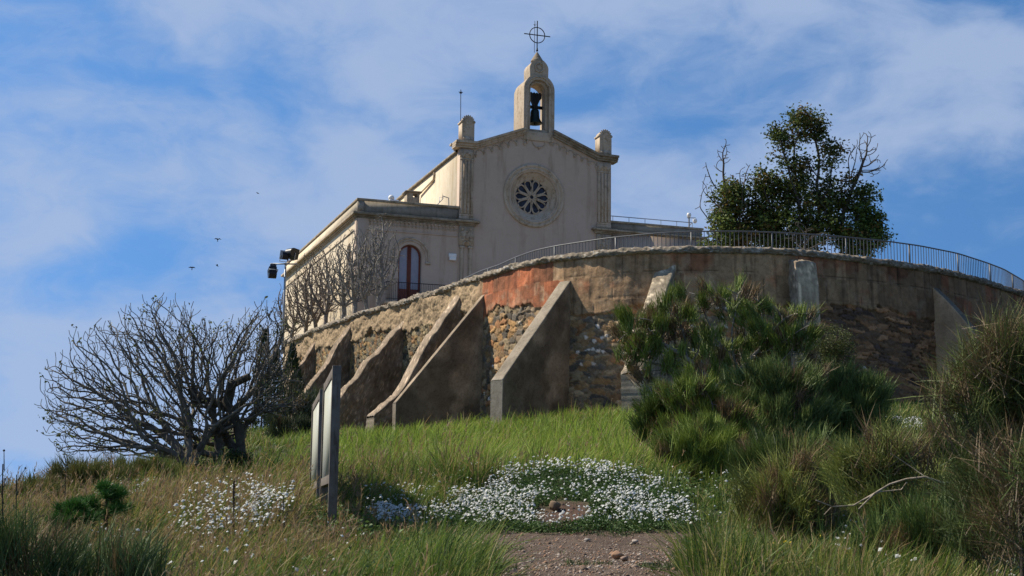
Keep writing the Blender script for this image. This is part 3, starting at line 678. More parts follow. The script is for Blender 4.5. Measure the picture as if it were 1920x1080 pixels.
# bell gable
TX = 12.02
m = MB()
op = [(TX - .56, 14.82), (TX + .50, 14.82)] + arc(TX - .03, 17.48, .53, 0, PI, 18)
body = [(TX - 1.08, 13.9), (TX + 1.08, 13.9)] + arc(TX, 17.5, 1.08, 0, PI * .33, 9) + [(TX + .52, 18.50), (TX - .52, 18.50)] + arc(TX, 17.5, 1.08, PI * .67, PI, 9)
m.prism(body, .12, .80, [op]); m.prism(body, .802, 1.95, [[(TX - .80, 14.82), (TX + .80, 14.82)] + arc(TX, 17.45, .80, 0, PI, 18)])
op2 = [(TX - .74, 14.6), (TX + .70, 14.6)] + arc(TX - .02, 17.48, .72, 0, PI, 18)
m.prism([(TX - 1.08, 14.3), (TX + 1.08, 14.3)] + arc(TX, 17.5, 1.08, 0, PI * .33, 9) + [(TX + .52, 18.48), (TX - .52, 18.48)] + arc(TX, 17.5, 1.08, PI * .67, PI, 9), -.08, .118, [op2])
m.box((TX - 1.05, -.1, 14.0), (TX + 1.05, .1, 14.6))
BG = m.build('bell_gable', M['trim'], CH, bevel=.012)
m = MB(); m.tube([(TX - .90, -.10, 14.75)] + [(a, -.10, b) for a, b in arc(TX, 17.48, .90, PI, 0, 22)] + [(TX + .90, -.10, 14.75)], .045, 6)
m.tube([(TX - .64, .10, 14.85)] + [(a, .10, b) for a, b in arc(TX - .02, 17.48, .63, PI, 0, 22)] + [(TX + .60, .10, 14.85)], .03, 6); m.build('gable_moulding', M['trim'], BG, smooth=True)
m = MB(); bulb = [(TX - .64, 18.30), (TX + .64, 18.30)] + arc(TX, 18.95, .66, -.1, PI * .30, 12) + [(TX + .33, 19.56), (TX - .33, 19.56)] + arc(TX, 18.95, .66, PI * .70, PI + .1, 12)
m.prism(bulb, .0, 1.2); m.tube([(a, -.03, b) for a, b in arc(TX, 19.05, .30, 0, 2 * PI, 24)], .05, 6); m.tube([(TX, .02, 19.05), (TX, -.05, 19.05)], .14, 12)
m.build('gable_head', M['trim'], BG, bevel=.03)
m = MB(); m.lathe([(.26, 19.5), (.42, 19.56), (.43, 19.63), (.36, 19.74), (.24, 19.94), (.14, 20.1), (.06, 20.24), (.0, 20.27)], (TX, .45, 0), 14); m.build('gable_cap', M['old_trim'], BG, smooth=True)
# iron cross
m = MB(); cx, cy, cz = TX, .45, 21.45
m.tube([(cx, cy, 20.3), (cx, cy, 22.45)], .035, 6); m.tube([(cx - .93, cy, cz), (cx + .93, cy, cz)], .035, 6)
m.tube([(cx + .54 * math.cos(a), cy, cz + .54 * math.sin(a)) for a in np.linspace(0, 2 * PI, 32)], .032, 6)
for a, b in ((.54, 0), (-.54, 0), (0, .54), (0, -.54)): m.lathe([(0, -.06), (.06, 0), (0, .06)], (cx + a, cy, cz + b), 8)
m.lathe([(.0, 20.3), (.09, 20.36), (.05, 20.42), (.07, 20.5), (0, 20.55)], (cx, cy, 0), 8)
m.build('iron_cross', M['iron'], CH)
m = MB(); m.tube([(cx - .16, cy + .1, 20.25), (cx - .14, cy + .1, 22.45)], .018, 5)
for dx, dy in ((.1, 0), (-.1, 0), (0, .1), (0, -.1)): m.tube([(cx - .14, cy + .1, 22.1), (cx - .14 + dx, cy + .1 + dy, 22.24)], .01, 4)
m.build('lightning_rod', M['iron'], CH)
# corner pedestals
def pedestal(x0, x1, nm, rod):
    m = MB(); w = x1 - x0; c = (x0 + x1) / 2; z0 = 13.46; zs = 14.78
    m.prism([(x0, z0), (x1, z0), (x1, zs)] + arc(c, zs, w / 2 - .03, 0, PI, 14) + [(x0, zs)], -.25, .55)
    for a in np.linspace(.15, PI - .15, 9): m.lathe([(0, -.05), (.055, 0), (0, .05)], (c + (w / 2 + .0) * math.cos(a), -.2, zs + (w / 2) * math.sin(a)), 6)
    m.box((x0 - .05, -.30, zs - .08), (x0 + .08, .6, zs + .02)); m.box((x1 - .08, -.30, zs - .08), (x1 + .05, .6, zs + .02))
    m.tube([(a, -.25, b) for a, b in arc(c, zs + .02, .25, 0, 2 * PI, 18)], .022, 5); m.tube([(c - .24, -.25, zs + .02), (c + .24, -.25, zs + .02)], .015, 4); m.tube([(c, -.25, zs - .22), (c, -.25, zs + .26)], .015, 4)
    for s in (-1, 1): m.tube([(a, -.25, b) for a, b in arc(c + s * .17, zs - .55, .15, 0, PI, 9)], .022, 5)
    m.box((x0 + .06, -.27, z0 + .01), (x1 - .06, -.25, z0 + .3))
    p = m.build(nm, M['trim'] , CH)
    if rod:
        m = MB(); m.tube([(x0 + .03, .2, 14.7), (x0 + .0, .2, 17.0)], .022, 6); m.tube([(x0 - .15, .2, 16.82), (x0 + .15, .2, 16.82)], .02, 5); m.tube([(x0, .05, 16.85), (x0, .35, 16.85)], .02, 5); m.tube([(x0 - .08, .2, 16.78), (x0 + .08, .2, 16.78)], .05, 6)
        m.build('antenna_rod', M['iron'], p)
pedestal(6.66, 7.5, 'corner_pedestal', True); pedestal(16.28, 17.14, 'corner_pedestal', False)
# right wing
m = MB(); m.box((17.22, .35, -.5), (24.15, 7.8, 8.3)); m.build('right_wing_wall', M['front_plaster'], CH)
m = MB(); m.box((17.22, .33, 8.45), (24.1, .7, 9.0)); m.box((23.75, .7, 8.45), (24.1, 7.8, 9.0)); m.build('right_wing_parapet', M['parapet'], CH)
m = MB()
for z0, z1, o in ((8.25, 8.33, .08), (8.333, 8.46, .25)): m.box((17.225, .35 - o, z0 + .05), (24.15 + o, 7.8, z1 + .05))
m.box((17.225, .27, 9.0), (24.2, .78, 9.14)); m.box((23.7, .78, 9.0), (24.2, 7.85, 9.14)); m.build('right_wing_cornice', M['old_trim'], CH, bevel=.02)
m = MB(); m.tube([(17.25, .6, 9.52), (23.5, .6, 9.52), (23.9, 2.2, 9.52)], .03, 6)
for k in range(6): m.tube([(17.6 + k * 1.18, .6, 9.1), (17.6 + k * 1.18, .6, 9.52)], .02, 5)
m.build('roof_railing', M['galv'], CH)
# drain pipe on the nave side, small flue pipes, brackets
m = MB(); m.tube([(6.58, 5.9, 12.75), (6.56, 6.0, 12.25), (6.5, 9.6, 11.95), (6.5, 9.8, 11.5), (6.5, 9.8, 9.0)], .07, 8); m.build('drain_pipe', M['plaster'], CH, smooth=True)
# --- things of their own on the chapel
b = empty('bell', ch(TX - .03, .7, 16.62), YAW); tag(b, 'dark bronze bell hanging in the arch of the bell gable', 'bell')
m = MB(); m.lathe([(0, -.26), (.12, -.27), (.25, -.31), (.29, -.42), (.30, -.7), (.34, -.92), (.45, -1.12), (.50, -1.24), (.46, -1.27), (.36, -1.2), (.0, -1.0)], (0, 0, 0), 24); m.lathe([(0, -1.36), (.05, -1.33), (.05, -1.25), (.02, -1.2), (.02, -.9)], (0, 0, 0), 8); m.build('bell_body', M['bell'], b, smooth=True)
m = MB(); m.box((-.56, -.06, -.22), (.52, .06, -.02)); m.prism([(-.16, -.3), (.16, -.3), (.17, .05), (.30, .35), (.44, .50), (.42, .82), (.30, .90), (.2, .82), (.1, .9), (0, .82), (-.1, .9), (-.2, .82), (-.30, .90), (-.42, .82), (-.44, .50), (-.30, .35), (-.17, .05)], -.12, .12)
for x in (-.12, 0, .12): m.box((x - .02, -.14, -.32), (x + .02, -.121, .8))
m.build('yoke', M['iron'], b)
m = MB(); m.box((-.25, -.16, 0), (.25, 0, .24)); m.box((-.22, -.20, -.20), (.22, -.02, -.002)); wl = m.build('wall_lamp', M['white'], None, bevel=.02); wl.location = ch(6.22, -.02, 5.78); wl.rotation_euler = (0, 0, YAW); tag(wl, 'small white box lamp fixed to the wing wall right of the arched door', 'wall lamp')
v = empty('roof_vent', ch(3.88, 1.5, 8.8), YAW); tag(v, 'small masonry vent box with slab lid on the wing roof beside the white unit', 'roof vent')
m = MB(); m.prism([(-.42, 0), (.42, 0), (.42, 1.28), (-.42, 1.28)], -.35, .35, [[(-.02, .98), (.26, .98), (.26, 1.2), (-.02, 1.2)]]); m.build('vent_body', M['old_trim'], v)
m = MB(); m.box((-.55, -.5, 1.283), (.55, .5, 1.36)); m.box((-.5, -.42, 1.22), (-.43, .42, 1.282)); m.build('vent_lid', M['coping_old'], v)
v = empty('roof_unit', ch(2.63, 1.5, 8.3), YAW); tag(v, 'small white rounded unit on the far left of the wing roof', 'roof unit')
m = MB(); m.box((-.28, -.2, 0), (.28, .2, 1.25)); m.lathe([(0, 1.25), (.2, 1.28), (.2, 1.45), (.1, 1.56), (0, 1.58)], (-.12, 0, 0), 12); m.build('unit_body', M['white'], v, bevel=.04)
v = empty('flue_pipes', ch(5.85, 1.2, 8.75), YAW); tag(v, 'thin bent grey pipes rising from the wing roof against the sunlit wall', 'pipe')
m = MB(); m.tube([(-.5, 0, .5), (0, 0, 1.05), (.0, 0, 1.5)], .03, 6); m.tube([(0, 0, 1.28), (.42, 0, 1.18), (.45, 0, .5)], .035, 6); m.tube([(-.2, 0, .8), (-.2, 0, 1.2), (.1, 0, 1.15)], .025, 6); m.build('pipe_run', M['galv'], v)
v = empty('security_camera', ch(23.55, 1.2, 8.6), YAW); tag(v, 'white security cameras on a short pole at the end of the right wing roof', 'security camera')
m = MB(); m.tube([(0, 0, 0), (0, 0, 1.4)], .06, 8); m.tube([(-.15, 0, 1.38), (.5, 0, 1.42)], .03, 6); m.build('pole', M['galv'], v)
for dx, dz in ((.0, 1.52), (.45, 1.15)):
    m = MB(); m.lathe([(0, .22), (.12, .2), (.15, .1), (.15, .02), (.1, -.08), (0, -.13)], (dx, 0, dz), 12); m.build('camera_head', M['white'], v, smooth=True)

# ------------------------------------------------------------------ terrace railing
RP = np.array([(-2.6, 69.5), (-1.5, 66.6), (-.63, 64.9), (.1, 62.95), (.94, 61.15), (1.82, 60.0), (2.7, 59.2), (4.05, 58.0), (5.97, 56.85), (7.62, 56.4), (9.48, 56.3), (11.37, 56.55), (13.34, 57.1), (15.38, 57.9), (17.2, 58.9), (19.35, 60.55), (21.35, 62.75), (22.7, 64.4), (24.78, 67.6), (26.4, 71.0)])
def railing():
    root = empty('terrace_railing', (7.6, 56.4, 10.4)); tag(root, 'grey galvanised picket railing curving along the top of the retaining wall', 'railing')
    d = np.r_[0, np.cumsum(np.hypot(*np.diff(RP, axis=0).T))]; s = np.linspace(0, d[-1], 800)
    k = np.hanning(31); k /= k.sum(); pad = 15
    def sm(a):
        b = np.r_[2 * a[0] - a[pad:0:-1], a, 2 * a[-1] - a[-2:-pad - 2:-1]]; return np.convolve(b, k, 'valid')
    x, y = sm(np.interp(s, d, RP[:, 0])), sm(np.interp(s, d, RP[:, 1])); o = np.array([7.6, 56.4, 10.4])
    posts = np.arange(.6, d[-1], 3.3)
    f = lambda q: np.array([np.interp(q, s, x), np.interp(q, s, y)])
    zt = 11.4 - 10.4
    for i, q in enumerate(posts):
        p = f(q) - o[:2]; m = MB(); a = f(min(q + .05, d[-1])) - f(q - .05); rz = math.atan2(a[1], a[0])
        m.box((-.028, -.028, -.05), (.028, .028, zt - .02), M=Matrix.Translation((p[0], p[1], 0)) @ Matrix.Rotation(rz, 4, 'Z')); m.build('post', M['rail'], root)
        if i + 1 < len(posts):
            q2 = posts[i + 1]; m = MB(); n = 19
            for j in range(1, n):
                p = f(q + (q2 - q) * j / n) - o[:2]; m.tube([(p[0], p[1], .1), (p[0], p[1], zt)], .0155, 5)
            qq = np.linspace(q, q2, 8); pp = np.array([f(t) for t in qq]) - o[:2]
            m.tube(np.c_[pp, np.full(8, .1)], .014, 4); m.build('picket_panel', M['rail'], root)
            m = MB(); m.tube(np.c_[pp, np.full(8, zt)], .03, 6); m.build('top_rail', M['rail'], root)
railing()

# ------------------------------------------------------------------ floodlight mast
mast = empty('floodlight_mast', (-14.78, 91, 10.3)); tag(mast, 'tall thin grey mast carrying black floodlights left of the chapel wing', 'floodlight mast')
m = MB(); m.lathe([(.10, -.3), (.085, 2.5), (.06, 5.65), (0, 5.66)], k=10); m.build('pole', M['galv'], mast, smooth=True)
m = MB(); m.box((-.85, -.05, 5.55), (.75, .05, 5.63)); m.box((-.04, -.3, 5.56), (.04, .3, 5.62)); m.build('crossarm', M['galv'], mast)
def flood(x, z, s, tilt, yaw, hang=False):
    m = MB(); Mx = Matrix.Translation((x, 0, z)) @ Matrix.Rotation(yaw, 4, 'Z') @ Matrix.Rotation(tilt, 4, 'X') @ Matrix.Scale(s, 4)
    # rounded drum back and a flared square front
    prof = [(-.5, -.38), (.1, -.42), (.42, -.46), (.46, -.46), (.46, .46), (.42, .46), (.1, .42), (-.5, .38)]
    body = [(-.42, -.2)] + [(-.42 + .0, .2)]
    a = np.linspace(PI / 2, 3 * PI / 2, 10)
    out = [(.40, -.44)] + [(.40, .44)] + [( -.12 + .40 * math.cos(t), .40 * math.sin(t)) for t in a]
    b_ = MB(); b_.prism(out[::1], -.34, .34)
    V = b_.v[0].copy()
    for V_, F_, C_ in zip(b_.v, b_.f, b_.c):
        W = np.stack([V_[:, 1], V_[:, 0] * 1.0, V_[:, 2]], -1); W = W @ np.array(Mx)[:3, :3].T + np.array(Mx)[:3, 3]; m.v.append(W); m.c.append(C_); m.n += len(W)
    off = 0
    for V_, F_ in zip(b_.v, b_.f):
        m.f.append(F_[:, ::-1]); 
    h = m.build('floodlight', M['black'], mast, bevel=.02)
    y = MB(); zz = .62 * (1 if hang else -1)
    y.tube([np.array(Mx @ Vector(p)) for p in ((-.39, 0, 0), (-.39, 0, zz), (.39, 0, zz), (.39, 0, 0))], .03, 4); y.build('bracket', M['galv'], h)
flood(-.10, 6.15, .66, .35, .5); flood(.42, 6.28, .80, -.2, -.7); flood(-.85, 5.0, .74, 1.25, .35, True); flood(-.82, 5.33, .5, .7, .35, True)

# ------------------------------------------------------------------ plants: growth and foliage helpers
def colonize(base, att, step, infl, kill, iters=260, trop=(0, 0, .15), dirs=None, jitter=.12, seed=1, maxn=9000):
    """grow a branch skeleton from base points towards a cloud of attractors"""
    g = np.random.default_rng(seed)
    nodes = [np.array(b, float) for b in base]; par = [-1] * len(nodes)
    A = att.copy(); N = np.array(nodes)
    D = np.linalg.norm(A[:, None] - N[None], axis=2); near = D.argmin(1); dist = D.min(1)
    trop = np.array(trop)
    # reach the crown first
    for _ in range(iters):
        act = dist < infl
        if not act.any():
            i = dist.argmin(); act = np.zeros(len(A), bool); act[i] = True
        v = A[act] - N[near[act]]; v /= np.linalg.norm(v, axis=1)[:, None] + 1e-9
        S = np.zeros_like(N); np.add.at(S, near[act], v); src = np.unique(near[act])
        d = S[src]; d /= np.linalg.norm(d, axis=1)[:, None] + 1e-9
        d = d + trop + g.normal(0, jitter, d.shape); d /= np.linalg.norm(d, axis=1)[:, None]
        new = N[src] + d * step
        k0 = len(N); N = np.concatenate([N, new]); par += list(src)
        Dn = np.linalg.norm(A[:, None] - new[None], axis=2); j = Dn.argmin(1); dm = Dn[np.arange(len(A)), j]
        b = dm < dist; near = np.where(b, j + k0, near); dist = np.where(b, dm, dist)
        keep = dist > kill; A = A[keep]; near = near[keep]; dist = dist[keep]
        if len(A) == 0 or len(N) > maxn: break
    return N, np.array(par)
def skeleton(mb, N, par, rt, e=2.3, rmax=.3, col=(.12, .1, .08), sides=6, cvar=.25):
    n = len(N); r = np.zeros(n); ch_ = [[] for _ in range(n)]
    for i in range(n):
        if par[i] >= 0: ch_[par[i]].append(i)
    for i in range(n - 1, -1, -1):
        r[i] = rt if not ch_[i] else sum(r[c] ** e for c in ch_[i]) ** (1 / e) + rt * .008
    r = np.minimum(r, rmax); tips = [i for i in range(n) if not ch_[i]]
    P = N.copy()
    for _ in range(2):                                  # relax the zigzag
        Q = P.copy()
        for i in range(n):
            if par[i] >= 0 and ch_[i]:
                c = max(ch_[i], key=lambda q: r[q]); Q[i] = P[i] * .5 + (P[par[i]] + P[c]) * .25
        P = Q
    start = [i for i in range(n) if par[i] < 0]; stack = [(None, i) for i in start]
    while stack:
        p, i = stack.pop(); chain = [] if p is None else [p]
        while True:
            chain.append(i)
            if not ch_[i]: break
            cs = sorted(ch_[i], key=lambda q: -r[q])
            for c in cs[1:]: stack.append((i, c))
            i = cs[0]
        if len(chain) < 2: continue
        rr = r[chain].copy()
        if p is not None: rr[0] = rr[1]
        c = np.array(col) * (1 + cvar * (random.random() - .5))
        mb.tube(P[chain], rr, sides if rr.max() > rt * 3 else 3, c, cap=False)
    return P, tips, r
def leaves(mb, P, size, col, up=.3, aspect=.62, g=rng, jit=.25, outward=None):
    """N leaf-sized faces, each a folded rhombus"""
    n = len(P); a = g.normal(0, 1, (n, 3)); a[:, 2] = a[:, 2] * .6 - .15
    if outward is not None: a += outward
    a /= np.linalg.norm(a, axis=1)[:, None]
    nn = g.normal(0, 1, (n, 3)); nn[:, 2] = np.abs(nn[:, 2]) + up; b = np.cross(a, nn); b /= np.linalg.norm(b, axis=1)[:, None] + 1e-9; c = np.cross(b, a)
    s = size * g.uniform(.6, 1.25, n)[:, None]
    V = np.stack([P - a * s * .5, P + b * s * aspect * .5 + c * s * .1, P + a * s * .5 - c * s * .12, P - b * s * aspect * .5 + c * s * .1], 1)
    cc = np.asarray(col, float); cc = np.tile(cc, (n, 1)) if cc.ndim == 1 else cc
    cc = cc * (1 + jit * g.uniform(-1, 1, (n, 1)))
    F = np.arange(n * 4).reshape(n, 4)
    mb.add(V.reshape(-1, 3), F, np.repeat(cc, 4, 0))
def blades(mb, P, D, W, col, bend=.25, tipcol=None, g=rng):
    """ribbons from P along D (length included), tapering, curved by gravity"""
    n = len(P); L = np.linalg.norm(D, axis=1)
    side = np.cross(D, g.normal(0, 1, (n, 3))); side /= np.linalg.norm(side, axis=1)[:, None] + 1e-9
    W = np.broadcast_to(np.asarray(W, float), (n,))[:, None]
    drop = np.zeros((n, 3)); drop[:, 2] = -bend * L * g.uniform(.3, 1, n)
    h = D.copy(); h[:, 2] = 0
    mid = P + D * .52 ; tip = P + D + drop + h * bend
    V = np.stack([P - side * W * .5, P + side * W * .5, mid + side * W * .42, mid - side * W * .42, tip], 1)
    cc = np.asarray(col, float); cc = np.tile(cc, (n, 1)) if cc.ndim == 1 else cc
    tc = cc if tipcol is None else (np.tile(np.asarray(tipcol, float), (n, 1)) if np.ndim(tipcol) == 1 else tipcol)
    C = np.stack([cc, cc, (cc + tc) / 2, (cc + tc) / 2, tc], 1)
    i = np.arange(n)[:, None] * 5
    V = V.reshape(-1, 3); C = C.reshape(-1, 3)
    mb.v.append(V); mb.c.append(C); mb.f.append(i + np.array([[0, 1, 2, 3]]) + mb.n); mb.f.append(i + np.array([[3, 2, 4]]) + mb.n); mb.n += len(V)
def ell(cen, rad, n, g, shell=0.):
    v = g.normal(0, 1, (n, 3)); v /= np.linalg.norm(v, axis=1)[:, None]; r = g.uniform(shell ** 3, 1, n) ** (1 / 3)
    return np.array(cen) + v * r[:, None] * np.array(rad)

# ------------------------------------------------------------------ bare fig tree on the left slope
def crown_px(blobs, g, D):
    """attractors in ellipsoids given by (px, py, half-width px, half-height px, share, depth offset m)"""
    out = []
    for px, py, rx, ry, n, dd in blobs:
        c = at(px, py, D + dd); k = (D + dd) / FPX
        out.append(ell(c, (rx * k, max(rx, ry) * k * .9, ry * k), n, g, .35))
    return np.concatenate(out)
def fig_tree():
    g = np.random.default_rng(11); D = 31
    b = at(400, 890, D); gz = float(ground(b[0], b[1])); root = empty('fig_tree', (b[0], b[1], gz - .1)); o = np.array([b[0], b[1], gz - .1])
    tag(root, 'big sprawling leafless fig tree with many grey upturned twigs on the left slope', 'tree')
    A = crown_px([(255, 690, 150, 105, 1000, 0), (170, 790, 95, 80, 560, -.3), (300, 640, 95, 85, 520, .5), (280, 800, 120, 72, 420, -.4), (430, 680, 120, 85, 900, .2), (500, 640, 65, 75, 480, 0), (520, 740, 70, 60, 420, -.3), (110, 745, 40, 70, 170, 0), (400, 790, 100, 60, 300, .6)], g, D)
    base = [o + (0, 0, .1), o + (.12, .2, .1), o + (.55, .1, .15), o + (-.15, -.2, .1), o + (.75, .3, .2)]
    Ns, ps, off = [], [], 0; who = g.integers(0, 3, len(A)); left = A[:, 0] < o[0] - 1.0; who = np.where(left & (g.random(len(A)) < .75), 0, who)
    for w, bs in enumerate(([base[0], base[3]], [base[1], base[2]], [base[4]])):
        n_, p_ = colonize(bs, A[who == w], .09, .95, .13, trop=(-.02, 0, .16), jitter=.36, seed=4 + w, maxn=7000)
        Ns.append(n_); ps.append(np.where(p_ >= 0, p_ + off, -1)); off += len(n_)
    N = np.concatenate(Ns); par = np.concatenate(ps)
    # short upright end twigs
    has = set(par.tolist()); tips = [i for i in range(len(N)) if i not in has]
    ex, ep = [], []
    for i in tips:
        q = N[i]; prev = i; d = g.normal(0, .35, 3) + (0, 0, 1.0) + (N[i] - N[par[i]]) * 6
        for k in range(int(g.integers(1, 4))):
            d = d / np.linalg.norm(d); q = q + d * .075; ex.append(q); ep.append(prev); prev = len(N) + len(ex) - 1; d = d + (0, 0, .35) + g.normal(0, .15, 3)
    N = np.concatenate([N, np.array(ex)]); par = np.concatenate([par, np.array(ep)])
    m = MB(); P, tips, r = skeleton(m, N - o, par, .0072, e=2.18, rmax=.15, col=(.165, .147, .122), sides=7)
    m.build('trunk_and_branches', M['bark'], root, smooth=True)
    # heavy sawn-off limb leaning right
    m = MB(); L = [at(440, 905, 31.2), at(452, 840, 31.2), at(440, 775, 31.1), at(400, 752, 31), at(366, 750, 31), at(358, 728, 31)]; L = L[:1] + L[1:]; m.tube(np.array(L) - o, [.11, .10, .09, .08, .095, .085], 9, (.07, .06, .045))
    L = [at(455, 890, 30.9), at(448, 800, 30.9), at(424, 752, 30.9), at(432, 722, 30.9), at(468, 706, 30.8)]; m.tube(np.array(L) - o, [.11, .10, .095, .10, .08], 9, (.07, .06, .045))
    m.build('thick_limb', M['bark'], root, smooth=True)
    tp = P[tips]; sc = tp[g.random(len(tp)) < np.where((tp + o)[:, 2] < 2.1, .6, .16)]
    sc = np.repeat(sc, 3, 0) + g.normal(0, .04, (len(sc) * 3, 3))
    m = MB(); leaves(m, sc, .085, (.10, .115, .035), g=g, jit=.5); m.build('leaves', M['leaf'], root)
fig_tree()

# ------------------------------------------------------------------ row of small bare plane trees along the chapel wing
def plane_trees():
    spec = [(712, 81, 403, 30, 'pale bare tree with tall forked limbs, nearest the arched door'), (689, 81.8, 422, 30, 'slim bare tree second from the arched door'),
            (662, 82.6, 434, 34, 'bare tree standing before the corner of the chapel wing'), (641, 84, 455, 32, 'bare tree just left of the wing corner against the sunlit wall'),
            (608, 87.5, 462, 36, 'wide twiggy bare tree against the middle of the sunlit side wall'), (590, 90.5, 470, 34, 'dense twiggy bare tree left of the wide one along the side wall'),
            (571, 93.5, 500, 32, 'small bare tree second from the floodlight mast'), (548, 96, 528, 30, 'lowest bare tree beside the floodlight mast')]
    for k, (px, D, ty, hw, lab) in enumerate(spec):
        g = np.random.default_rng(100 + k); b = at(px, 600, D); top = at(px, ty, D)[2]; o = np.array([b[0], b[1], 10.4]); H = top - 10.4
        root = empty('bare_plane_tree', o); tag(root, lab, 'tree', 'row of bare trees beside the chapel wing')
        w = hw * 1.45 * D / FPX
        A = np.concatenate([ell((0, 0, H * .60), (w, w, H * .34), 760 if k > 2 else 480, g, .1), ell((0, 0, H * .84), (w * .75, w * .75, H * .2), 150, g, .1)])
        N, par = colonize([(0, 0, 0)], A, .2, 1.5, .2, trop=(0, 0, .22), jitter=.30, seed=200 + k, maxn=4500)
        m = MB(); P, tips, r = skeleton(m, N, par, .018 if k < 4 else .017, e=2.5, rmax=.14, col=(.27, .245, .215) if k < 4 else (.20, .165, .14)); m.build('trunk_and_branches', M['bark'], root, smooth=True)
plane_trees()

# ------------------------------------------------------------------ evergreens behind the railing
def leafy(name, lab, trunk, blobs, bare, nl, col, seed, D=64, lsize=.17, group=None):
    g = np.random.default_rng(seed); b = at(trunk[0], trunk[1], D); o = np.array([b[0], b[1], 10.4]); root = empty(name, o); tag(root, lab, 'bush' if 'shrub' in name else 'tree', group)
    A = crown_px([(x, y, rx, ry, max(12, int(n * 70)), dd) for x, y, rx, ry, n, dd in blobs], g, D)
    if bare: A = np.concatenate([A, crown_px([(x, y, rx, ry, int(n * 90), dd) for x, y, rx, ry, n, dd in bare], g, D)])
    N, par = colonize([o], A, .2, 2.2, .24, trop=(0, 0, .14), jitter=.2, seed=seed, maxn=2600)
    m = MB(); P, tips, r = skeleton(m, N - o, par, .016, e=2.3, rmax=.17, col=(.10, .085, .07)); m.build('trunk_and_branches', M['bark'], root, smooth=True)
    if nl:
        tot = sum(x[2] * x[3] for x in blobs); pts = []; cl = []
        for x, y, rx, ry, n, dd in blobs:
            k = (D + dd) / FPX; c = at(x, y, D + dd); q = int(nl * rx * ry / tot * n / 1.0)
            q = int(q * 1.3); nc = max(6, int(q / 42)); cc = ell(c, (rx * k, rx * k * .9, ry * k), nc, g, .35)
            p = np.repeat(cc, 42, 0) + g.normal(0, 1, (nc * 42, 3)) * np.array([.21, .21, .16]); pts.append(p)
            tint = g.random((nc, 1)); base = np.array(col) * np.array([1.5, 1.7, 1.3]) * (.6 + .8 * tint); br = g.random((nc, 1)) > .86
            base = np.where(br, np.array([.17, .11, .035]), base); cl.append(np.repeat(base, 42, 0))
        pts = np.concatenate(pts) - o; cl = np.concatenate(cl)
        m = MB(); leaves(m, pts, lsize, cl, g=g, jit=.4); m.build('crown', M['leaf'], root)
leafy('evergreen_tree', 'low round evergreen with dead bare branches rising above it, leftmost behind the railing', (1375, 480), [(1368, 375, 32, 42, 1, 0), (1360, 430, 34, 45, 1, -.3), (1385, 400, 30, 60, 1, .3), (1350, 462, 40, 20, 1, 0)],
      [(1362, 290, 16, 38, .5, 0), (1322, 345, 12, 52, .4, 0), (1395, 320, 22, 32, .3, 0), (1310, 395, 14, 12, .12, -.4), (1345, 300, 8, 30, .2, .2)], 5200, (.062, .072, .02), 31)
leafy('evergreen_tree', 'broad rounded evergreen mass between the bare topped one and the tall one behind the railing', (1440, 480), [(1430, 345, 27, 30, 1, 0), (1440, 395, 40, 50, 1, .3), (1470, 360, 20, 28, .8, 0), (1420, 440, 50, 34, 1, 0), (1470, 430, 36, 40, 1, -.4)], None, 6800, (.058, .07, .02), 32)
leafy('evergreen_tree', 'tallest evergreen with ragged open crown and sky showing through, behind the railing', (1508, 482), [(1505, 222, 30, 21, 1.2, 0), (1530, 240, 18, 24, 1.1, .3), (1458, 245, 16, 22, 1.1, 0), (1490, 262, 30, 18, .8, .3), (1462, 292, 20, 14, .6, 0), (1505, 310, 30, 16, 1, 0), (1562, 275, 26, 18, .85, 0), (1550, 305, 26, 10, .7, 0), (1495, 355, 30, 32, 1, .3), (1550, 360, 24, 32, .9, 0), (1530, 410, 40, 45, .9, -.3), (1570, 400, 26, 50, .8, .3), (1500, 455, 55, 22, .9, 0)], None, 9800, (.055, .066, .02), 33)
leafy('bare_tree', 'leafless tree with fine fanned twigs rising right of the tall evergreen', (1572, 484), [(1595, 340, 16, 14, .4, 0), (1585, 370, 14, 20, .4, 0)], [(1622, 275, 26, 34, 1.7, 0), (1645, 305, 24, 22, 1.0, 0), (1600, 300, 14, 42, .8, 0), (1640, 325, 28, 10, .4, 0)], 500, (.05, .055, .02), 34)
leafy('evergreen_tree', 'bushy dark evergreen at the right end of the clump, overhanging the railing', (1618, 488), [(1625, 365, 22, 16, 1, 0), (1612, 395, 26, 22, .9, 0), (1635, 420, 28, 26, 1, .3), (1600, 440, 40, 26, 1, -.3), (1645, 450, 26, 16, .8, 0), (1610, 470, 30, 14, .9, 0)], None, 5000, (.058, .078, .022), 35)
# twiggy dead shrub in front of the evergreens
leafy('dead_shrub', 'low dead twiggy shrub behind the railing before the evergreens', (1505, 485), [(1500, 440, 34, 30, 1.5, 0), (1545, 450, 24, 26, .8, 0)], None, 0, (.1, .1, .1), 36, D=60)

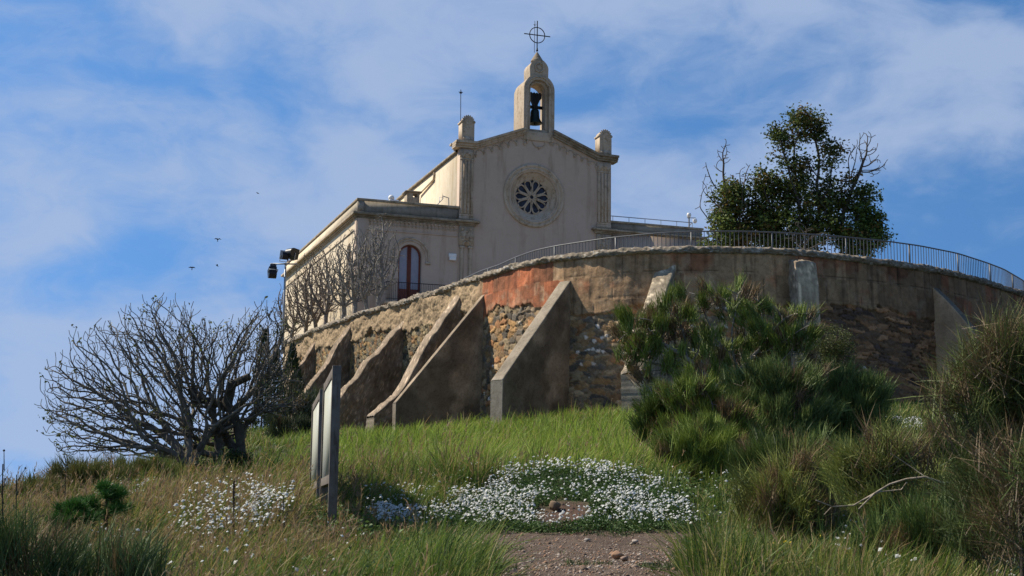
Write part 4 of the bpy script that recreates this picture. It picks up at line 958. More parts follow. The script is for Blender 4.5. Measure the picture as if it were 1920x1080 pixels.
# ------------------------------------------------------------------ shrubs
def broom(name, lab, px, py, D, blobs, rods, length, col, seed, tip=None, cat='bush', stems=26, width=None, wood=(.17, .14, .11), dirup=.9, group=None, brown=.12, stemr=.014, tipr=None, spread=.24):
    g = np.random.default_rng(seed); b = at(px, py, D); gz = float(ground(b[0], b[1])); o = np.array([b[0], b[1], gz - .05])
    root = empty(name, o); tag(root, lab, cat, group)
    A = crown_px([(x, y, rx, ry, max(4, int(n * stems)), dd) for x, y, rx, ry, n, dd in blobs], g, D)
    base = [o + np.r_[g.normal(0, .14, 2), 0] for _ in range(5)]
    N, par = colonize(base, A, .11 * D / 30 + .02, 1.4, .2, trop=(0, 0, .1), jitter=.2, seed=seed, maxn=1600)
    m = MB(); P, tips, r = skeleton(m, N - o, par, tipr or .0045 * D / 20 + .002, e=2.2, rmax=.06, col=wood, sides=5); m.build('stems', M['bark'], root, smooth=True)
    width = width or .0032 + D * .00036
    m = MB(); tot = sum(x[2] * x[3] * x[4] for x in blobs)
    for x, y, rx, ry, n, dd in blobs:
        k = (D + dd) / FPX; c = at(x, y, D + dd) - o; q = int(rods * rx * ry * n / tot); q = int(q * 1.35); nt_ = max(5, q // 55)
        T = ell(c, (rx * k * 1.12, rx * k, ry * k * 1.15), nt_, g, .3); T += g.normal(0, .16, T.shape) * rx * k * (g.random((nt_, 1)) < .5)
        rel = (T - c) / np.array([rx * k, rx * k, ry * k])
        axis = rel * .55 * np.array([1, 1, .6]) + np.array([0, 0, dirup]) + g.normal(0, .15, T.shape); axis /= np.linalg.norm(axis, axis=1)[:, None]
        Pp = np.repeat(T, 55, 0) + g.normal(0, .15 * length, (nt_ * 55, 3)); Ax = np.repeat(axis, 55, 0) + g.normal(0, spread, (nt_ * 55, 3)); Ax /= np.linalg.norm(Ax, axis=1)[:, None]
        Ld = length * g.uniform(.5, 1.35, (nt_ * 55, 1)); tint = np.repeat(g.random((nt_, 1)), 55, 0)
        cc = np.array(col) * (.7 + .65 * tint) * g.uniform(.7, 1.3, (nt_ * 55, 1)); isb = np.repeat(g.random((nt_, 1)) < brown, 55, 0); cc = np.where(isb, np.array([.13, .095, .06]) * g.uniform(.6, 1.2, (nt_ * 55, 1)), cc)
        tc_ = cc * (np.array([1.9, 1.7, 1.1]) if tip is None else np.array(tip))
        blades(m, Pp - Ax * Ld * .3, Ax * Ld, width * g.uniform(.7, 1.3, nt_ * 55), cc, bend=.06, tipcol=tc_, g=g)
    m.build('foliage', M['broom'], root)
GR = (.098, .138, .030); BL = (.082, .120, .038); OL = (.125, .15, .045)
broom('broom_bush', 'big leggy broom bush with bare grey stems and green tufts, highest against the wall', 1340, 860, 31,
      [(1205, 620, 55, 38, 1, 0), (1190, 660, 45, 30, 1, .2), (1258, 600, 45, 40, 1, 0), (1300, 565, 40, 22, .8, .3), (1375, 560, 55, 24, .9, .2), (1440, 590, 45, 32, 1, 0), (1500, 610, 45, 34, 1, 0), (1330, 640, 60, 34, .5, 0), (1410, 650, 60, 34, .7, .3), (1470, 650, 50, 30, .9, .2), (1250, 680, 50, 25, .45, 0), (1330, 700, 80, 40, .3, .2), (1400, 700, 60, 34, .5, .3), (1215, 700, 30, 24, .5, 0)], 9500, .38, (.105, .145, .034), 41, stems=75, brown=.34, wood=(.33, .29, .24), stemr=.02, tipr=.012)
def leaf_bush(name, lab, px, py, D, blobs, n, size, col, seed, aspect=.6):
    g = np.random.default_rng(seed); b = at(px, py, D); gz = float(ground(b[0], b[1])); o = np.array([b[0], b[1], gz - .05]); root = empty(name, o); tag(root, lab, 'bush')
    A = crown_px([(x, y, rx, ry, 60, dd) for x, y, rx, ry, nn, dd in blobs], g, D); N, par = colonize([o], A, .12, 1.4, .2, seed=seed, maxn=900)
    m = MB(); skeleton(m, N - o, par, .006, rmax=.05, col=(.15, .12, .09), sides=5); m.build('stems', M['bark'], root, smooth=True)
    pts = []; cl = []; tot = sum(x[2] * x[3] for x in blobs)
    for x, y, rx, ry, nn, dd in blobs:
        k = (D + dd) / FPX; q = int(n * rx * ry / tot * nn); nc = max(4, q // 30); cc = ell(at(x, y, D + dd), (rx * k, rx * k * .9, ry * k), nc, g, .4)
        pts.append(np.repeat(cc, 30, 0) + g.normal(0, .07, (nc * 30, 3))); cl.append(np.repeat(np.array(col) * (.7 + .7 * g.random((nc, 1))), 30, 0))
    m = MB(); leaves(m, np.concatenate(pts) - o, size, np.concatenate(cl), g=g, aspect=aspect, jit=.35); m.build('foliage', M['leaf'], root)
leaf_bush('round_bush', 'rounded small leaved bush at the right shoulder of the broom, before the dark stone wall', 1550, 800, 33, [(1555, 640, 42, 30, 1, 0), (1530, 665, 45, 35, 1, .2), (1580, 665, 26, 30, 1, 0), (1555, 700, 55, 35, 1, 0), (1550, 745, 60, 30, .8, 0)], 13000, .045, (.085, .10, .03), 42)
broom('broom_bush', 'small bright tipped broom below the leggy bush at its left edge, beside the long grass', 1240, 860, 29, [(1240, 770, 42, 34, 1, 0), (1225, 810, 35, 26, .8, -.2), (1270, 790, 30, 30, .8, 0)], 5200, .36, (.055, .085, .022), 43)
broom('broom_bush', 'dark dense broom mound right of the white flowers at the foot of the bushes', 1310, 940, 24, [(1290, 860, 60, 40, 1, 0), (1360, 870, 70, 46, 1, .2), (1310, 920, 60, 30, 1, -.3), (1390, 920, 60, 30, .9, 0), (1330, 820, 50, 24, .8, .5)], 17000, .34, GR, 44, brown=.1)
broom('broom_bush', 'blue green broom mound in the middle of the bushes, under the bare stems', 1470, 850, 30, [(1420, 730, 60, 30, 1, 0), (1470, 720, 60, 36, 1, 0), (1400, 780, 60, 28, .9, 0), (1480, 780, 80, 36, 1, -.3), (1440, 830, 70, 34, .8, -.6)], 15000, .40, BL, 45, brown=.08, tip=(1.7, 1.5, 1.2))
broom('broom_bush', 'broad blue green broom mound, rightmost of the central bushes below the dark stone wall', 1590, 880, 31, [(1560, 740, 60, 36, 1, .3), (1610, 750, 55, 34, 1, 0), (1590, 790, 70, 36, 1, -.2), (1560, 830, 70, 34, 1, -.5), (1640, 820, 45, 30, .7, -.3)], 15000, .42, BL, 46, brown=.06, tip=(1.7, 1.5, 1.2))
broom('broom_bush', 'olive wiry broom in the near grass right of the gravel path', 1480, 1030, 16.5, [(1480, 940, 70, 44, 1, 0), (1430, 980, 55, 30, .8, 0), (1540, 970, 60, 36, .8, .2), (1500, 890, 50, 30, .7, .2)], 7500, .36, OL, 47, spread=.35, brown=.3, stems=20)
broom('broom_bush', 'sparse wiry broom with a long bare crooked branch, lower right', 1640, 1060, 13.5, [(1660, 860, 60, 34, .8, 0), (1610, 900, 50, 30, .6, 0), (1720, 900, 70, 30, .6, .3), (1690, 950, 90, 34, .5, 0)], 3600, .34, OL, 48, spread=.4, brown=.25, stems=20, tip=(1.9, 1.7, 1.2))
broom('broom_bush', 'tall near broom with long stiff green stems leaning in from the right edge', 2010, 1040, 9.2, [(1890, 690, 75, 50, 1, 0), (1850, 730, 60, 40, .8, .2), (1800, 745, 50, 24, .25, .1), (1810, 800, 60, 26, .4, 0), (1900, 880, 70, 60, .5, -.4), (1930, 980, 60, 60, .4, -.3), (1940, 700, 60, 60, 1, 0), (1900, 760, 80, 40, 1, .2), (1870, 620, 50, 26, .35, 0), (1935, 640, 45, 40, .5, 0)], 5600, .34, (.085, .11, .035), 49, brown=.3, spread=.5, stems=70, tip=(1.7, 1.6, 1.2), width=.0052, wood=(.07, .055, .045), tipr=.006)
broom('broom_bush', 'dark low near broom filling the lower right edge under the tall one', 1900, 1100, 10.5, [(1910, 800, 60, 40, .7, .2), (1870, 850, 70, 50, 1, .3), (1910, 920, 70, 60, 1, 0), (1840, 900, 60, 50, .7, .3), (1880, 990, 80, 50, .9, 0)], 5600, .30, (.06, .085, .03), 50, brown=.3, spread=.45, stems=24, width=.005, tip=(1.8, 1.6, 1.2))
broom('broom_bush', 'wispy olive broom on the far left ridge against the sky', 170, 940, 27, [(160, 905, 60, 26, 1, 0), (115, 915, 40, 18, .8, 0), (210, 905, 40, 20, .8, .5)], 6500, .36, (.085, .095, .035), 51, brown=.2, stems=16)
broom('broom_bush', 'dark blue green broom under the leftmost buttresses beside the sign', 575, 800, 58, [(560, 775, 34, 22, 1, 0), (590, 760, 26, 20, .8, 0), (540, 800, 40, 20, 1, -1)], 4200, .5, (.045, .06, .035), 52, stems=10)
broom('broom_bush', 'dark green broom filling the gap below the leggy bush stems in the centre', 1330, 900, 27.5, [(1300, 745, 50, 30, .8, 0), (1350, 790, 60, 34, 1, 0), (1290, 815, 50, 30, .9, 0), (1380, 830, 50, 30, .9, 0)], 9000, .36, GR, 53, brown=.3, stems=20, wood=(.24, .20, .17))
broom('broom_bush', 'dark green broom between the blue green mounds and the wiry near brooms', 1500, 960, 23, [(1480, 860, 70, 34, 1, 0), (1560, 880, 70, 36, 1, 0), (1430, 880, 50, 30, 1, 0), (1620, 880, 60, 34, .9, 0), (1520, 925, 90, 34, .9, -.3)], 14000, .36, (.06, .09, .028), 54, brown=.12, stems=18)
broom('broom_bush', 'low green broom in front of the long grass under the rightmost buttress', 1760, 900, 25, [(1700, 850, 60, 30, 1, 0), (1770, 840, 60, 34, 1, 0), (1830, 820, 60, 40, 1, 0), (1760, 890, 80, 34, 1, -.3), (1850, 880, 60, 40, .9, 0)], 12000, .38, (.07, .10, .032), 55, brown=.12, stems=18)
broom('broom_bush', 'green wiry broom in the middle of the lower right grass', 1750, 1060, 12.5, [(1740, 1000, 80, 34, 1, 0), (1660, 1020, 60, 30, .8, 0), (1800, 1030, 60, 34, 1, 0)], 4200, .34, (.07, .11, .035), 56, brown=.15, stems=18, width=.006)
leaf_bush('dark_bush', 'low dark leafy bush at the foot of the fig tree', 410, 905, 30.2, [(400, 888, 50, 18, 1, 0), (440, 870, 34, 22, .9, .3), (360, 895, 34, 14, .8, 0)], 6000, .06, (.04, .065, .018), 57)
broom('broom_bush', 'dark broom in the bottom left corner of the slope', 60, 1140, 9.0, [(30, 1040, 90, 30, .8, 0), (150, 1070, 110, 26, .8, .2), (-20, 980, 50, 40, .6, 0), (260, 1090, 80, 20, .6, 0)], 2600, .36, (.05, .085, .035), 58, brown=.15, stems=14, width=.0055)
broom('broom_bush', 'low olive broom between the fig tree and the left skyline', 270, 930, 29, [(250, 900, 50, 24, 1, 0), (310, 895, 40, 22, .8, 0), (215, 920, 40, 18, .8, -.5)], 5600, .36, (.10, .12, .04), 59, brown=.15, stems=14)
broom('broom_bush', 'low broom on the left ridge below the dead stalks', 75, 960, 24, [(70, 935, 50, 20, 1, 0), (110, 945, 40, 18, .8, 0), (30, 945, 36, 16, .8, 0)], 4200, .32, (.085, .10, .035), 60, brown=.3, stems=12)
def bare_branch():
    root = empty('fallen_branch', at(1720, 893, 12.6)); tag(root, 'bare pale crooked branch lying across the lower right brooms', 'branch'); o = np.array(root.location)
    m = MB()
    for pts, r0 in ((((1862, 897), (1800, 903), (1768, 906), (1735, 894), (1700, 898), (1668, 908), (1640, 925), (1610, 955)), .013), (((1640, 925), (1600, 948), (1560, 950), (1530, 938)), .009), (((1700, 905), (1690, 918), (1650, 922), (1612, 940)), .008), (((1560, 950), (1545, 965)), .005), (((1735, 894), (1700, 870), (1670, 850)), .005)):
        P = np.array([at(a, b, 12.6 + .12 * math.sin(i * 1.7)) for i, (a, b) in enumerate(pts)]) - o; m.tube(P, np.linspace(r0, r0 * .55, len(P)), 6, (.36, .30, .23))
    m.build('branch', M['bark'], root, smooth=True)
bare_branch()
def cypress(px, top, D, hw, seed, lab):
    g = np.random.default_rng(seed); t = at(px, top, D); gz = float(ground(t[0], t[1])); H = t[2] - gz; root = empty('cypress_bush', (t[0], t[1], gz)); tag(root, lab, 'bush')
    m = MB(); m.tube([(0, 0, 0), (0, 0, H * .5), (.03, 0, H * .9)], [.06, .04, .01], 6, (.1, .08, .06)); m.build('trunk', M['bark'], root)
    n = 2600; z = g.uniform(.04, 1, n) ** .8; w = hw * 1.45 * D / FPX * np.clip(np.minimum(1, (1 - z) * 2.2 + .12), .05, 1) * (.75 + .5 * fbm(z * 6, np.full(n, seed * 1.), 3)); a = g.uniform(0, 2 * PI, n); rr = w * g.uniform(.3, 1, n) ** .5
    P = np.c_[rr * np.cos(a), rr * np.sin(a), z * H]; Dv = np.c_[np.cos(a) * .3, np.sin(a) * .3, np.ones(n)] + g.normal(0, .2, (n, 3)); Dv *= (.26 * g.uniform(.6, 1.2, n) / np.linalg.norm(Dv, axis=1))[:, None]
    m = MB(); blades(m, P, Dv, .035, np.array([.028, .05, .018]) * g.uniform(.6, 1.5, (n, 1)), bend=0, g=g); m.build('foliage', M['broom'], root)
cypress(497, 622, 72, 13, 61, 'tall narrow dark cypress bush behind the fig tree twigs'); cypress(517, 655, 73, 11, 62, 'shorter dark cypress bush between the tall one and the wall end'); cypress(549, 650, 70, 15, 63, 'dark cypress bush touching the leftmost buttress')
def pine(px, base, D, w, h, seed, lab):
    g = np.random.default_rng(seed); b = at(px, base, D); gz = min(float(ground(b[0], b[1])), b[2]); k = D / FPX; root = empty('young_pine', (b[0], b[1], gz)); tag(root, lab, 'pine')
    z0 = b[2] - gz; H = h * k
    m = MB(); m.tube([(0, 0, 0), (.01, 0, z0), (0, .01, z0 + H)], [.03, .025, .006], 6, (.12, .08, .05))
    tips = []
    for i in range(34):
        q = g.uniform(.05, 1); a = g.uniform(0, 2 * PI); L = w * k * (1.35 - q * 1.0) * g.uniform(.45, 1.1); s = np.array([0, 0, z0 + H * q * .85]); e = s + np.array([math.cos(a) * L, math.sin(a) * L, L * .35])
        m.tube([s, (s + e) / 2 + (0, 0, -.01), e], [.008, .006, .003], 4, (.12, .08, .05)); tips += [s + (e - s) * t for t in (.7, .85, 1.)]
    m.build('trunk_and_branches', M['bark'], root)
    T = np.repeat(np.array(tips), 34, 0); Dv = g.normal(0, .8, T.shape) + np.c_[T[:, :2] * 3, np.full(len(T), .7)]; Dv *= (.12 * g.uniform(.6, 1.2, len(T)) / np.linalg.norm(Dv, axis=1))[:, None]
    m = MB(); blades(m, T, Dv, .007, np.array([.05, .13, .022]) * g.uniform(.6, 1.5, (len(T), 1)), bend=0, g=g); m.build('needles', M['broom'], root)
pine(197, 978, 15.5, 42, 70, 71, 'small bright green pine, the right one of two on the left slope'); pine(133, 1000, 15, 42, 56, 72, 'small green pine, the left one of two on the left slope')

# ------------------------------------------------------------------ grass and flowers
def dmax_bank(px): return np.interp(px, [815, 845, 870, 930, 1020, 1100, 1200, 1290, 1320], [19.3, 20.4, 21.0, 21.9, 22.9, 22.8, 21.8, 20.2, 18.7])
def on_bank(px, D): return (D > 18.6) & (D < dmax_bank(px) + (fbm(px * .022, D * 1.5, 77) - .5) * 2.6) & (px > 815) & (px < 1320)
def hollow(px, D): return (np.hypot((px - 1062) / 48, (D - 19.55) / .75) < 1.05 + (fbm(px * .05, D * 3, 78) - .5) * 1.3)
def scatter(n, px0, px1, d0, d1, g, p=1.0):
    """candidates even in picture width and falling off with distance"""
    px = g.uniform(px0, px1, n); u = g.random(n); D = d0 * (d1 / d0) ** (u ** p)
    y = D; x = (px - 960) / FPX * D
    ok = (y < wall_y(x) - .15)
    x, y, px, D = x[ok], y[ok], px[ok], D[ok]
    return x, y, ground(x, y), px, D
def grass():
    g = np.random.default_rng(5)
    # tufts: a root point, then a fan of blades
    x, y, z, px, D = scatter(62000, -240, 2160, 5.2, 78, g, .95)
    pm = path_mask(x, y); bank = on_bank(px, D); clump = fbm(x * .8, y * .8, 201); fine = fbm(x * 3, y * 3, 202)
    keep = (g.random(len(x)) > pm * 1.4) & ~bank & (fine > .36 - .2 * (D > 30)) & ~((px > 800) & (px < 1310) & (D < 18.9) & (D > 7) & (pm > .02))
    x, y, z, px, D, clump, fine = [q[keep] for q in (x, y, z, px, D, clump, fine)]; n = len(x)
    dry = sstep(880, 560, px + (clump - .5) * 500) * sstep(33, 27, D + (clump - .5) * 8) * (.45 + .55 * sstep(12, 15, D)) + .55 * sstep(12, 8, D) * sstep(1150, 800, px) + 0
    dry = np.clip(dry + (fbm(x * .45, y * .45, 203) - .5) * 1.5, 0, 1) * np.where(px > 1280, .35, 1)
    lush = sstep(22, 26, D) * sstep(500, 620, px) * sstep(1320, 1250, px)
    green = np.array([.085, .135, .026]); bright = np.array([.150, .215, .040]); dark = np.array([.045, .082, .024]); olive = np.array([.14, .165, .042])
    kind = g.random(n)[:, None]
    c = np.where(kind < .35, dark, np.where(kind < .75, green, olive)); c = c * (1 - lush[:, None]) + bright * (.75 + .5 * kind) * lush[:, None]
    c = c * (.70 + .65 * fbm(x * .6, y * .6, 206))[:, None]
    H = (.26 + .42 * clump + .42 * g.random(n) ** 2) * (1 + .35 * lush)
    right = (px > 1270) & (D > 11); H = np.where(right, H * np.interp(D, [11, 14, 18, 40], [.95, .62, .55, .8]), H)
    H *= np.interp(D, [5.2, 9, 14, 24, 44, 52], [.75, .8, .85, 1.0, 1.0, .78]) * (.7 + .6 * fbm(x * 1.9, y * 1.9, 208)); H = np.where((px > 560) & (px < 1330) & (D > 12) & (D < 19), H * .6, H)
    H *= np.where(on_bank(px, D - 1.0) | on_bank(px, D + .7), .7, 1)
    nb = 11; rep = lambda q: np.repeat(q, nb, 0)
    X, Y, Z, Dd, Hh, C, dr, pr = rep(x), rep(y), rep(z), rep(D), rep(H), rep(c), rep(dry), rep(px); N = len(X)
    spread = rep(g.uniform(.05, .14, n)); az = g.uniform(0, 2 * PI, N); rr = spread * np.sqrt(g.random(N)); X = X + np.cos(az) * rr; Y = Y + np.sin(az) * rr
    dens = rep(g.uniform(.12, .55, n)); lean = np.abs(g.normal(0, 1.25, N)) * dens
    ang = rep(fbm(x * .5, y * .5, 204) * 9)
    Dv = np.c_[np.cos(az) * lean + .12 + .16 * np.cos(ang) + .14 * dr, np.sin(az) * lean + .16 * np.sin(ang), np.ones(N)]
    isdry = g.random(N) < dr * .27; straw = g.random(N) < np.where(pr > 1280, .13, .05)
    Hb = Hh * g.uniform(.45, 1.1, N) * np.where(isdry, 1.12, 1); Dv *= (Hb / np.linalg.norm(Dv, axis=1))[:, None]
    C = C * g.uniform(.65, 1.4, (N, 1)); C = np.where(isdry[:, None], np.array([.23, .165, .075]) * g.uniform(.5, 1.3, (N, 1)), C); C[straw] = np.array([.32, .27, .15])
    W = (.0040 + Dd * .00042) * g.uniform(.6, 1.35, N); P = np.c_[X, Y, ground(X, Y) - .02]
    for nm, sel, lab in (('green_grass', ~isdry, 'long green grass covering the hillside below the wall'), ('dry_grass', isdry, 'tan dry grass with feathery heads over the lower left slope')):
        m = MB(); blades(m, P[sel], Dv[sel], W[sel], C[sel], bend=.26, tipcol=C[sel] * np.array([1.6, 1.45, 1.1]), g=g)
        if nm == 'dry_grass':
            q = np.where(sel & (g.random(N) < .34))[0]; k = 7; tt = g.uniform(.72, 1.0, (len(q), k)); B = (P[q][:, None] + Dv[q][:, None] * tt[..., None]).reshape(-1, 3); B[:, 2] -= np.repeat(Hb[q] * .08, k)
            d2 = np.repeat(Dv[q] / Hb[q][:, None], k, 0) + g.normal(0, .35, (len(B), 3)); d2 *= .085 * g.uniform(.5, 1.2, (len(B), 1))
            blades(m, B, d2, np.repeat(W[q] * .8, k), np.array([.29, .20, .11]) * g.uniform(.6, 1.2, (len(B), 1)), bend=.2, g=g)
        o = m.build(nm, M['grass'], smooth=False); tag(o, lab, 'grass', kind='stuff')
    # broad leaved weeds between the grasses
    x, y, z, px, D = scatter(9000, -200, 2120, 7, 32, g); k = (path_mask(x, y) < .1) & ~on_bank(px, D) & (fbm(x * 1.2, y * 1.2, 207) > .54); P = np.c_[x, y, z][k]; n = len(P)
    P = np.repeat(P, 14, 0); P += g.normal(0, 1, P.shape) * (.09, .09, .06) + (0, 0, .16); col = np.repeat(np.array([.075, .125, .03]) * g.uniform(.6, 1.5, (n, 1)), 14, 0)
    m = MB(); leaves(m, P, .055, col, up=.6, g=g, jit=.3); tag(m.build('leafy_weeds', M['leaf']), 'small broad leaved weeds mixed into the grass', 'weeds', kind='stuff')
grass()
def low_cover():
    g = np.random.default_rng(6)
    x, y, z, px, D = scatter(150000, 790, 1420, 17.5, 24, g, 1.0)
    k = (on_bank(px, D) | ((D > 18.3) & (D < 19.2) & (g.random(len(x)) < .5)) | ((D < 18.4) & (path_mask(x, y) < .6))) & ~(hollow(px, D)) & (fbm(x * 5, y * 5, 301) > .34)
    x, y, z = x[k], y[k], z[k]; n = len(x)
    m = MB(); P = np.c_[x, y, z + g.uniform(0, .15, n) * (fbm(x * 3, y * 3, 302) + .2)]
    leaves(m, P, .035, np.array([.055, .105, .025]) * g.uniform(.6, 1.4, (n, 1)), up=.8, g=g)
    # ankle-high tufts at the edge of the path
    x, y, z, px, D = scatter(60000, 700, 1520, 9, 19, g); pm = path_mask(x, y); k = (pm < .75) & (pm > .02) & (fbm(x * 2.5, y * 2.5, 303) > .45) | ((pm > .5) & (fbm(x * 1.6, y * 1.6, 304) > .66) & (g.random(len(x)) < .5))
    P = np.c_[x, y, z][k]; n = len(P); Dv = g.normal(0, .5, (n, 3)) + (0, 0, 1); Dv *= (.08 * g.uniform(.4, 1.3, n) / np.linalg.norm(Dv, axis=1))[:, None]
    blades(m, P, Dv, .008, np.array([.08, .105, .035]) * g.uniform(.6, 1.3, (n, 1)), bend=.3, g=g)
    tag(m.build('ground_cover', M['leaf']), 'low green leaves carpeting the bank and the edges of the path', 'ground cover', kind='stuff')
low_cover()
def flowers():
    g = np.random.default_rng(8); H = []; 
    def patch(n, px0, px1, d0, d1, h0, h1, cond=None, thr=.45, sc=2.2):
        x, y, z, px, D = scatter(n, px0, px1, d0, d1, g)
        k = fbm(x * sc, y * sc, 401) > thr
        if cond is not None: k &= cond(px, D, x, y)
        x, y, z, D = x[k], y[k], z[k], D[k]
        H.append(np.c_[x, y, z + g.uniform(h0, h1, len(x)), D, z])
    patch(8600, 810, 1330, 18.6, 24, .10, .27, lambda px, D, x, y: on_bank(px, D) & ~hollow(px, D) & (fbm(x * 1.1, y * 1.1, 402) > .33), .42, 3.2); patch(900, 780, 1400, 18.2, 25, .12, .34, None, .5)
    patch(1700, 325, 560, 13.0, 18, .30, .62, lambda px, D, x, y: np.hypot((px - 430) / 95, (D - 15.4) / 2.2) < 1.1 * g.random(len(px)) ** .4 * (.4 + fbm(px * .03, D * 1.5, 79)), .30, 4)
    patch(420, 480, 560, 14.5, 17, .38, .52, None, .45)
    patch(700, 700, 800, 15.8, 17.8, .22, .42, lambda px, D, x, y: np.hypot((px - 750) / 45, (D - 16.8) / 1.1) < 1, .3)
    patch(500, 690, 830, 17.6, 20.5, .15, .4, None, .5); patch(900, 190, 300, 22, 30, .25, .5, None, .5)
    patch(420, 1635, 1730, 33, 36, .95, 1.25, None, .4); patch(160, 1770, 1840, 33, 35, 1.1, 1.4, None, .4)
    patch(1300, 1310, 1560, 10.5, 14, .05, .2, None, .5); patch(700, 1560, 1900, 11, 17, .1, .4, None, .56); patch(500, 60, 330, 9, 15, .3, .5, None, .6); patch(350, 330, 700, 9, 14, .3, .5, None, .6)
    A = np.concatenate(H); n = len(A); P = A[:, :3]; R = (.0115 + A[:, 3] * .00016) * np.clip(g.lognormal(-.08, .42, n), .4, 2.1)
    nr = g.normal(0, .45, (n, 3)) + (-.15, -.35, 1); nr /= np.linalg.norm(nr, axis=1)[:, None]; u = np.cross(nr, (0, 1, .1)); u /= np.linalg.norm(u, axis=1)[:, None]; v = np.cross(nr, u)
    K = 8; a = np.arange(K) * 2 * PI / K; rr = np.where(np.arange(K) % 2 == 0, 1, .72)
    ring = P[:, None] + (u[:, None] * (np.cos(a) * rr)[None, :, None] + v[:, None] * (np.sin(a) * rr)[None, :, None]) * R[:, None, None] - nr[:, None] * R[:, None, None] * .35
    V = np.concatenate([P[:, None] + nr[:, None] * R[:, None, None] * .35, ring], 1).reshape(-1, 3)
    b = np.arange(n)[:, None] * (K + 1); F = np.concatenate([np.c_[b, b + 1 + k, b + 1 + (k + 1) % K] for k in range(K)])
    C = np.tile(np.array([.66, .66, .62]), (n * (K + 1), 1)) * np.repeat(g.uniform(.75, 1.1, (n, 1)), K + 1, 0)
    m = MB(); m.add(V, F, C); B = np.c_[P[:, 0] + g.normal(0, .02, n), P[:, 1], A[:, 4] - .02]
    tag(m.build('white_flowers', M['petal']), 'small round white flower heads massed on the bank and dotted through the grass', 'flowers', kind='stuff')
    m = MB(); blades(m, B, P - B, .003 + A[:, 3] * .00008, (.07, .11, .03), bend=0, g=g); tag(m.build('flower_stalks', M['grass']), 'thin green stalks carrying the white flower heads', 'flower stalks', kind='stuff')
    H.clear()
    for px, py, D in ((1398, 1062, 11.6), (1410, 1052, 11.6), (1442, 1028, 12.4), (1458, 1034, 12.2), (1470, 1018, 12.6), (1478, 1017, 12.6), (1448, 1017, 12.8), (1358, 1078, 11), (1440, 1078, 11), (1588, 1032, 12), (1732, 977, 13), (1540, 1003, 13), (1415, 1070, 11.2), (1425, 1042, 11.8), (900, 930, 21), (933, 920, 21.5), (416, 968, 15), (870, 905, 22), (875, 898, 22)):
        p = at(px, py, D); H.append(p)
    P = np.array(H); P = np.repeat(P, 5, 0) + g.normal(0, .012, (len(P) * 5, 3)); m = MB(); leaves(m, P, .022, (.65, .48, .02), up=1, aspect=1, g=g, jit=.15)
    Q = np.array(H); gz = ground(Q[:, 0], Q[:, 1]); B = Q.copy(); B[:, 2] = np.minimum(gz, Q[:, 2] - .05); blades(m, B, Q - B, .004, (.07, .1, .03), bend=0, g=g)
    tag(m.build('yellow_flowers', M['petal']), 'few tiny yellow flowers in the grass right of the path', 'flowers', kind='stuff')
flowers()

# ------------------------------------------------------------------ stones and the bare hollow
def rock(name, lab, px, py, D, sx, sy, sz, col, seed, sink=.25):
    g = np.random.default_rng(seed); p = at(px, py, D); gz = float(ground(p[0], p[1])); a = np.linspace(0, 2 * PI, 17)[:-1]; b = np.linspace(-PI / 2, PI / 2, 11)
    v = np.stack([np.cos(b)[:, None] * np.cos(a), np.cos(b)[:, None] * np.sin(a), np.repeat(np.sin(b)[:, None], 16, 1)], -1)
    pl = g.normal(0, 1, (11, 3)); pl /= np.linalg.norm(pl, axis=1)[:, None]; r = np.ones(v.shape[:2])
    for q in pl: d = v @ q; r = np.where(d > .62, np.minimum(r, .62 / np.maximum(d, .62)), r)
    V = v * r[..., None] * np.array([sx, sy, sz]) + np.array([0, 0, sz * (1 - sink)])
    m = MB(); V = np.concatenate([V, V[:, :1]], 1); m.grid(V, col); o = m.build(name, M['stone']); o.location = (p[0], p[1], gz); tag(o, lab, 'rock'); return o
rock('rock', 'brown squarish rock at the top of the bare hollow in the white flowers', 1040, 965, 19.9, .12, .10, .085, (.20, .14, .09), 1, .3)
rock('rock', 'orange and cream rock on the gravel path', 1157, 1050, 13.2, .065, .06, .055, (.42, .25, .15), 2)
rock('rock', 'small tan rock on the path just right of the orange one', 1171, 1057, 12.9, .05, .05, .035, (.27, .19, .14), 3)
rock('rock', 'flat pale rock on the right side of the gravel path', 1213, 1062, 12.5, .07, .05, .02, (.34, .27, .21), 4)
rock('rock', 'small whitish rock near the far edge of the gravel path', 1190, 1012, 17.2, .05, .04, .03, (.42, .36, .30), 5)
rock('rock', 'pale flat rock at the far left of the gravel path', 1100, 1012, 17.4, .05, .04, .025, (.40, .36, .31), 6)
def gravel():
    g = np.random.default_rng(9); x, y, z, px, D = scatter(16000, 780, 1400, 9, 18.7, g); k = path_mask(x, y) > .4; x, y, z, D = x[k], y[k], z[k], D[k]; n = len(x)
    s = g.lognormal(-4.7, .5, n)[:, None]; s = np.minimum(s, .045); v = np.array([(1, 0, 0), (0, 1, 0), (-1, 0, 0), (0, -1, 0), (0, 0, .7), (0, 0, -.7)]); a = g.uniform(0, 6.28, n)
    ca, sa = np.cos(a), np.sin(a); V = v[None] * g.uniform(.6, 1.3, (n, 6, 1)) * s[:, None]
    V = np.stack([V[..., 0] * ca[:, None] - V[..., 1] * sa[:, None], V[..., 0] * sa[:, None] + V[..., 1] * ca[:, None], V[..., 2]], -1) + np.c_[x, y, z][:, None]
    F = np.array([(0, 1, 4), (1, 2, 4), (2, 3, 4), (3, 0, 4), (1, 0, 5), (2, 1, 5), (3, 2, 5), (0, 3, 5)]); b = np.arange(n)[:, None] * 6
    pal = np.array([(.17, .115, .08), (.27, .20, .15), (.40, .34, .28), (.13, .09, .065), (.28, .165, .10)]); c = pal[g.integers(0, 5, n)]
    m = MB(); m.add(V.reshape(-1, 3), np.concatenate([b + f[None] for f in F]), np.repeat(c, 6, 0)); tag(m.build('gravel', M['stone']), 'loose brown and pale gravel scattered over the bare path', 'gravel', kind='stuff')
gravel()

